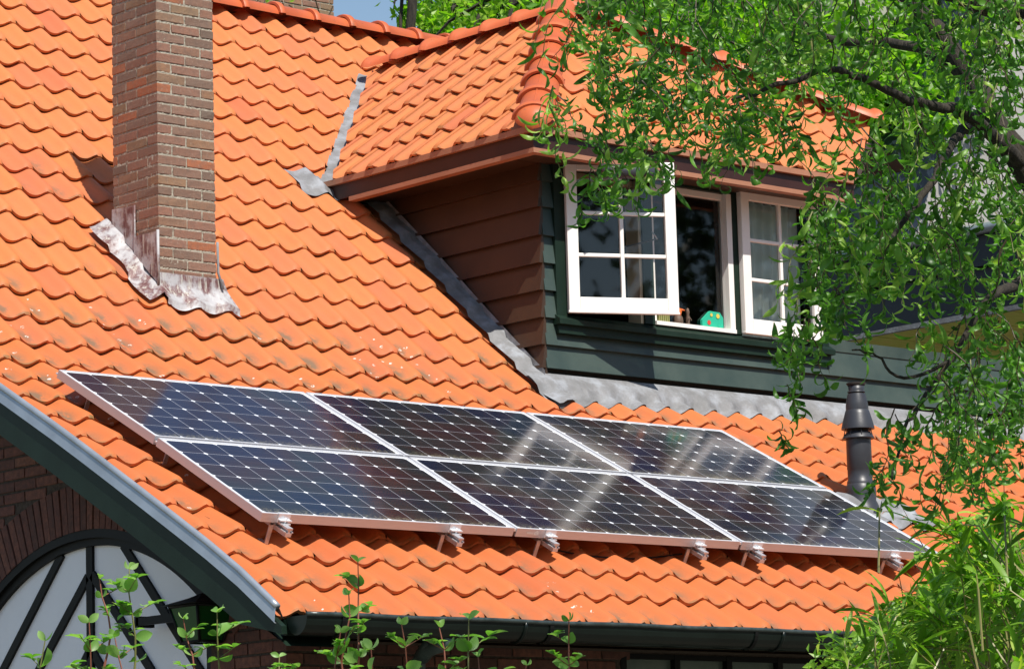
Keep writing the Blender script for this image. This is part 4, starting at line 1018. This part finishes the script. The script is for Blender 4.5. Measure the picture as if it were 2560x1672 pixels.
wroot = at(2900, 900, 8.8); 
wt = thing('willow_tree', 'corkscrew willow with curly leaves hanging over the right of the roof', 'tree', (wroot.x, wroot.y, GZ))
wb = MB()
limb0 = Vector((wroot.x, wroot.y, GZ))
def PT(x, y, d): return at(x, y, d)
trunk = [limb0, at(2880, 1300, 8.8), at(2800, 800, 8.7), at(2700, 600, 8.7)]
wb.tube(trunk, [.16, .13, .10, .075], 12)
limbs = [([at(2700, 600, 8.7), at(2600, 470, 8.7), at(2500, 330, 8.7), at(2440, 210, 8.8), at(2330, 60, 8.9), at(2200, -60, 9)], [.06, .042, .034, .028, .022, .012]),
         ([at(2560, 420, 8.7), at(2420, 290, 8.5), at(2330, 265, 8.4), at(2250, 240, 8.3), at(2100, 175, 8.2), at(2020, 190, 8.1), at(1900, 230, 8.0), at(1830, 250, 7.9)], [.02, .015, .013, .011, .009, .007, .005, .003]),
         ([at(2440, 210, 8.8), at(2300, 120, 9), at(2080, 100, 9.2), at(2000, 50, 9.3), at(1980, -30, 9.3)], [.02, .014, .012, .011, .01]),
         ([at(2420, 320, 8.6), at(2380, 360, 8.4), at(2320, 470, 8.2), at(2240, 580, 8.1), at(2190, 640, 8.0)], [.014, .011, .009, .006, .003]),
         ([at(2700, 600, 8.7), at(2560, 700, 8.4), at(2460, 760, 8.2), at(2380, 900, 8.1), at(2300, 1010, 8.0), at(2255, 1090, 7.95), at(2230, 1200, 7.9)], [.03, .016, .010, .006, .005, .004, .002]),
         ([at(2560, 40, 8.6), at(2480, 20, 8.6), at(2300, -30, 8.6), at(1900, -40, 8.6), at(1600, -60, 8.5), at(1450, -60, 8.4)], [.03, .025, .02, .014, .009, .005]),
         ([at(2380, 900, 8.1), at(2260, 945, 8.0), at(2190, 890, 8.0), at(2130, 875, 8.0)], [.005, .004, .003, .002])]
for p_, r_ in limbs:
    q_ = [p_[0]]
    for i_ in range(len(p_) - 1):
        a0_, a1_, a2_, a3_ = p_[max(0, i_ - 1)], p_[i_], p_[i_ + 1], p_[min(len(p_) - 1, i_ + 2)]
        for t in (.2, .4, .6, .8, 1.0):
            q_.append(.5 * ((2 * a1_) + (a2_ - a0_) * t + (2 * a0_ - 5 * a1_ + 4 * a2_ - a3_) * t * t + (3 * a1_ - a0_ - 3 * a2_ + a3_) * t ** 3) + (rv(.003) if t < 1 else Vector()))
    rr = np.interp(np.linspace(0, 1, len(q_)), np.linspace(0, 1, len(r_)), r_).tolist(); wb.tube(q_, rr, 8)
# twigs: (centre px, centre py, spread x, spread y, count, length m)
zones = [(1500, 60, 80, 70, 14, .28), (1620, 90, 110, 90, 24, .28), (1800, 80, 120, 90, 22, .30), (1950, 60, 130, 70, 16, .30), (2120, 70, 120, 80, 16, .3), (2300, 100, 120, 110, 26, .3), (2480, 90, 90, 110, 26, .3),
         (1480, 230, 40, 60, 8, .22), (1470, 340, 50, 30, 6, .22), (1450, 420, 30, 40, 6, .18), (1560, 240, 60, 70, 14, .22), (1660, 280, 70, 80, 20, .24), (1760, 290, 70, 80, 24, .24), (1860, 300, 70, 80, 24, .24), (1640, 380, 60, 40, 12, .16), (1840, 400, 70, 50, 12, .18), (1960, 380, 40, 40, 5, .14),
         (2060, 210, 90, 70, 12, .24), (2230, 330, 50, 70, 10, .26), (2290, 330, 60, 80, 12, .26), (2500, 330, 60, 110, 22, .28), (2200, 480, 50, 60, 16, .26), (2120, 560, 50, 60, 16, .24), (2060, 650, 50, 60, 14, .22), (2200, 600, 60, 70, 20, .24), (2330, 620, 70, 45, 20, .24), (2480, 560, 80, 90, 24, .26),
         (2100, 710, 40, 50, 12, .2), (2230, 690, 50, 40, 10, .2), (2360, 680, 50, 40, 12, .2), (2520, 700, 50, 70, 18, .26), (2040, 780, 40, 50, 10, .20), (2075, 800, 25, 30, 5, .16), (1990, 860, 25, 40, 5, .16), (2035, 880, 20, 35, 4, .16),
         (2545, 960, 35, 50, 14, .24), (2450, 960, 60, 60, 20, .26), (2380, 1050, 50, 60, 18, .26), (2470, 1100, 50, 60, 14, .26), (2540, 1080, 40, 60, 9, .24), (2400, 1180, 40, 40, 9, .2), (2500, 880, 25, 30, 4, .18),
         (2250, 1130, 15, 30, 3, .18), (2230, 1220, 15, 30, 3, .18), (1975, 1040, 12, 20, 2, .14), (1960, 1110, 12, 10, 2, .08), (2330, 850, 30, 25, 4, .16), (1530, 520, 12, 20, 2, .10), (1480, 480, 20, 30, 4, .12)]
zones += [(x, y, 150, 110, 13, .32, 6.2, 8.4) for x in range(1500, 2950, 190) for y in (-190, -420, -680, -960, -1260)]
items = []; tw = MB(); tw2 = MB()
for (zx, zy, sx_, sy_, cnt, ln, *dr) in zones:
    for _ in range(max(1, round(cnt * (1 if dr else (.60 if zx < 2000 else (.66 if zy < 760 else .62)))))):
        if _ % 4 == 0: kx, ky = random.gauss(zx, sx_ * .6), random.gauss(zy, sy_ * .6)
        px_, py_ = random.gauss(kx, sx_ * .20), random.gauss(ky, sy_ * .24); dd = random.uniform(*(dr or (7.6, 9.4)))
        p_ = at(px_, py_, dd) + Vector((0, 0, ln * .45)); L_ = ln * random.uniform(.6, 1.15); sg = 9
        d = (Vector((random.uniform(-1, 1), random.uniform(-1, 1), -.9))).normalized(); pts_ = [p_.copy()]; ph = random.uniform(0, 6.28)
        young = random.random() < .22
        for k_ in range(sg):
            wob = Vector((math.cos(ph + k_ * 1.3), math.sin(ph + k_ * 1.3), 0)) * .55
            d2 = (d + wob * .8 + Vector((0, 0, -.25 - .05 * k_))).normalized(); p_ = p_ + d2 * (L_ / sg); pts_.append(p_.copy())
            for _l in range(random.choice((1, 2, 2))):
                ld = (d2 * .5 + rv(.75) + Vector((0, 0, -.45))).normalized(); LL = random.uniform(.034, .082) if not young else random.uniform(.045, .095)
                kc = min(1, max(0, random.gauss(.26, .24) + (.48 if young else 0)))
                items.append((tuple(p_), tuple(ld), tuple(rv()), LL, random.choice((.007, .009, .011, .013, .0165)), random.choice((-1, 1)) * random.uniform(1.2, 5.2), random.uniform(-3.2, 3.2), kc))
        (tw2 if young else tw).tube(pts_, [.0020 * (1 - .07 * i) for i in range(len(pts_))], 4, caps=False)
wb.build('trunk', M_bark, wt); tw.build('twigs', M_twig, wt); tw2.build('young_twigs', M_gtwig, wt)
strip_leaves('foliage', M_willow, items, wt, 7)

# bamboo
broot = at(2450, 1750, 9.4)
bt = thing('bamboo', 'bright green bamboo with long pointed leaves at the lower right', 'bamboo', (broot.x, broot.y, GZ))
items = []; bc = MB()
bz = [(2170, 1570, 70, 35, 8), (2260, 1600, 90, 40, 15), (2110, 1650, 50, 20, 5), (2350, 1510, 90, 50, 22), (2430, 1440, 90, 70, 28), (2500, 1360, 70, 60, 20), (2440, 1400, 45, 50, 12), (2330, 1490, 50, 30, 6), (2190, 1520, 30, 15, 2), (2400, 1560, 110, 50, 28), (2520, 1520, 70, 70, 24), (2330, 1640, 120, 30, 18), (2460, 1650, 110, 30, 20), (2200, 1250, 20, 10, 1), (2340, 1300, 40, 20, 2), (2480, 1260, 50, 30, 4), (2430, 1320, 50, 30, 7), (2530, 1280, 30, 30, 3), (2200, 1640, 60, 20, 7)]
for (zx, zy, sx_, sy_, cnt) in bz:
    for _ in range(cnt):
        dd = random.uniform(8.8, 10.2); e0 = at(random.gauss(zx, sx_ * .6), random.gauss(zy, sy_ * .6), dd)
        side = Vector((random.uniform(-1, .5), random.uniform(-.6, .6), random.uniform(-.05, .7))).normalized(); s0 = e0 - side * random.uniform(.15, .3) - Vector((0, 0, .15)); mid_ = s0.lerp(e0, .55) + Vector((0, 0, .05))
        bc.tube([s0, mid_, e0], [.003, .0025, .0014], 4, caps=False)
        if random.random() < .12: bc.tube([Vector((s0.x + random.uniform(-.1, .1), s0.y, GZ)), s0.lerp(Vector((s0.x, s0.y, GZ)), .4), s0], [.006, .005, .003], 5, caps=False)
        for k_ in range(random.randint(6, 9)):
            o_ = mid_.lerp(e0, random.random()); ld = (side * .9 + rv(.45) + Vector((0, 0, -.15))).normalized()
            items.append((tuple(o_), tuple(ld), tuple(Vector((-ld.y, ld.x, random.uniform(-.5, .5)))), random.uniform(.07, .145), random.uniform(.012, .022), -random.uniform(.2, 1.0), random.uniform(-.5, .5), min(1, max(0, random.gauss(.42, .2) + (.5 if random.random() < .05 else 0)))))
bc.build('canes', M_cane, bt); strip_leaves('foliage', M_bamboo, items, bt, 6)
# dense small-leaved bush under the bamboo
b2 = at(2350, 1700, 10); bu = thing('bush', 'small leaved green bush below and behind the bamboo', 'bush', (b2.x, b2.y, GZ))
cs = []
for x, y, r_ in ((2110, 1700, .10), (2170, 1680, .12), (2240, 1665, .16), (2300, 1640, .2), (2400, 1610, .22), (2500, 1590, .24), (2560, 1520, .22), (2350, 1700, .3), (2500, 1700, .35), (2210, 1610, .06), (2270, 1560, .10), (2380, 1500, .12), (2480, 1450, .14), (2350, 1470, .08), (2560, 1400, .14), (2200, 1710, .25)):
    q = at(x, y, 10.3 + random.uniform(0, .4)); cs.append((q.x, q.y, q.z, r_, r_ ** 2))
leaf_cloud('foliage', M_bamboo, cs, 9000, .034, bu, asp=.5)
mb = MB()
for c in cs: mb.tube([(b2.x, b2.y, GZ), (c[0] * .5 + b2.x * .5, c[1] * .5 + b2.y * .5, (c[2] + GZ) / 2), c[:3]], [.02, .012, .004], 6)
for c in cs:
    for _ in range(5): q = Vector(c[:3]); mb.tube([q, q + rv(.6) * c[3]], [.003, .001], 4)
mb.build('stem', M_twig, bu)

# young shoots in front of the house: (tip x, tip y, base x, distance, size, label)
shoots = [(330, 1420, 345, 8.8, 1.0, 'tallest shoot in front of the arched window, thin reddish stem'), (262, 1445, 300, 8.8, .8, 'short leafy shoot beside the tallest shoot at the arched window'), (225, 1555, 215, 8.6, 1.2, 'large leaved shoot low at the left by the central glazing bar'), (110, 1600, 160, 8.5, 1.1, 'leftmost pale shoot rising before the milky window'),
          (300, 1590, 300, 8.7, .9, 'light tipped shoot just right of the arched window centre'), (545, 1530, 560, 8.8, 1.0, 'shoot in front of the green lantern'), (470, 1545, 520, 8.8, .8, 'small side shoot left of the lantern shoot'), (892, 1405, 910, 9.0, 1.05, 'tallest bare red stem with a leafy top before the tiles'), (862, 1485, 890, 9.0, 1.0, 'bushy topped shoot just left of the tallest red stem'),
          (845, 1580, 800, 8.8, 1.0, 'shoot low before the brick wall corner'), (1010, 1560, 1010, 8.9, 1.0, 'shoot with a flat leafy head left of the downpipe'), (1170, 1545, 1150, 8.6, 1.35, 'large pale leaved shoot right of the downpipe'), (1100, 1565, 1140, 8.7, 1.0, 'white tipped side shoot right above the downpipe'), (1420, 1550, 1400, 9.0, 1.0, 'lone shoot before the middle of the gutter'),
          (1195, 1640, 1200, 8.6, 1.1, 'broad low shoot right of the pale leaved one'), (930, 1620, 950, 8.6, 1.2, 'leafy shoot left beside the downpipe foot'), (700, 1640, 760, 8.8, .9, 'lowest small shoot left of the wall corner shoot'), (1310, 1662, 1310, 8.9, .7, 'tiny shoot tip at the bottom edge')]
for (tx, ty, bx_, dd, sz, lab) in shoots:
    tip = at(tx, ty, dd); base = at(bx_, 2000, dd); root = Vector((base.x, base.y, GZ))
    t = thing('young_shoot', lab, 'shrub shoot', root, 'young shrub shoots before the house'); mb = MB(); items = []
    n = 14; bend = Vector((random.uniform(-.03, .03), random.uniform(-.03, .03), 0)); seg_ = [tip + (root - tip) * (i / n) + bend * math.sin(i / n * 3) for i in range(n + 1)]
    Lt = .42 * sz; ax = (tip - root).normalized(); lt_pts = []
    nodes = 7; 
    up_ = [tip - ax * (Lt * k_ / nodes) + Vector((math.sin(k_ * 1.1 + tx) * .010, math.cos(k_ * 1.3 + ty) * .010, 0)) for k_ in range(nodes + 1)]
    mb.tube(up_ + [up_[-1].lerp(root, t2) + bend * math.sin(t2 * 3) for t2 in (.15, .4, .7, 1)], [.0016 + .0004 * i for i in range(nodes + 1)] + [.005, .006, .007, .008], 5)
    for k_, q in enumerate(up_):
        a0 = k_ * math.pi / 2 + tx
        if k_ > 4 and random.random() < .5: continue
        for sgn in (0, math.pi) + ((random.uniform(0, 6),) if random.random() < .6 else ()):
            a = a0 + sgn + random.uniform(-.4, .4); ld = Vector((math.cos(a), math.sin(a), (.8 if k_ < 2 else .25) + random.uniform(-.35, .45))); ll = (.028 if k_ == 0 else random.uniform(.030, .056)) * sz
            items.append((tuple(q), tuple(ld), tuple(rv()), ll, ll * random.uniform(.58, .72), -random.uniform(.3, .9), 0, min(1, max(0, random.gauss(.5, .2) + (.3 if k_ == 0 else 0)))))
            if 1 <= k_ <= 3 and random.random() < .55:      # side twig
                e1 = q + Vector((math.cos(a) * .06, math.sin(a) * .06, .03)) * sz; mb.tube([q, e1], [.0016, .0010], 4)
                for _l in range(4):
                    b_a = random.uniform(0, 6.28); items.append((tuple(q.lerp(e1, .5 + .5 * random.random())), (math.cos(b_a), math.sin(b_a), .4), (-math.sin(b_a), math.cos(b_a), 0), random.uniform(.030, .046) * sz, .024 * sz, -.5, 0, random.uniform(.4, .9)))
    mb.build('stem', M_rtwig if random.random() < .7 else M_gtwig, t); strip_leaves('leaves', M_shoot, items, t, 5)
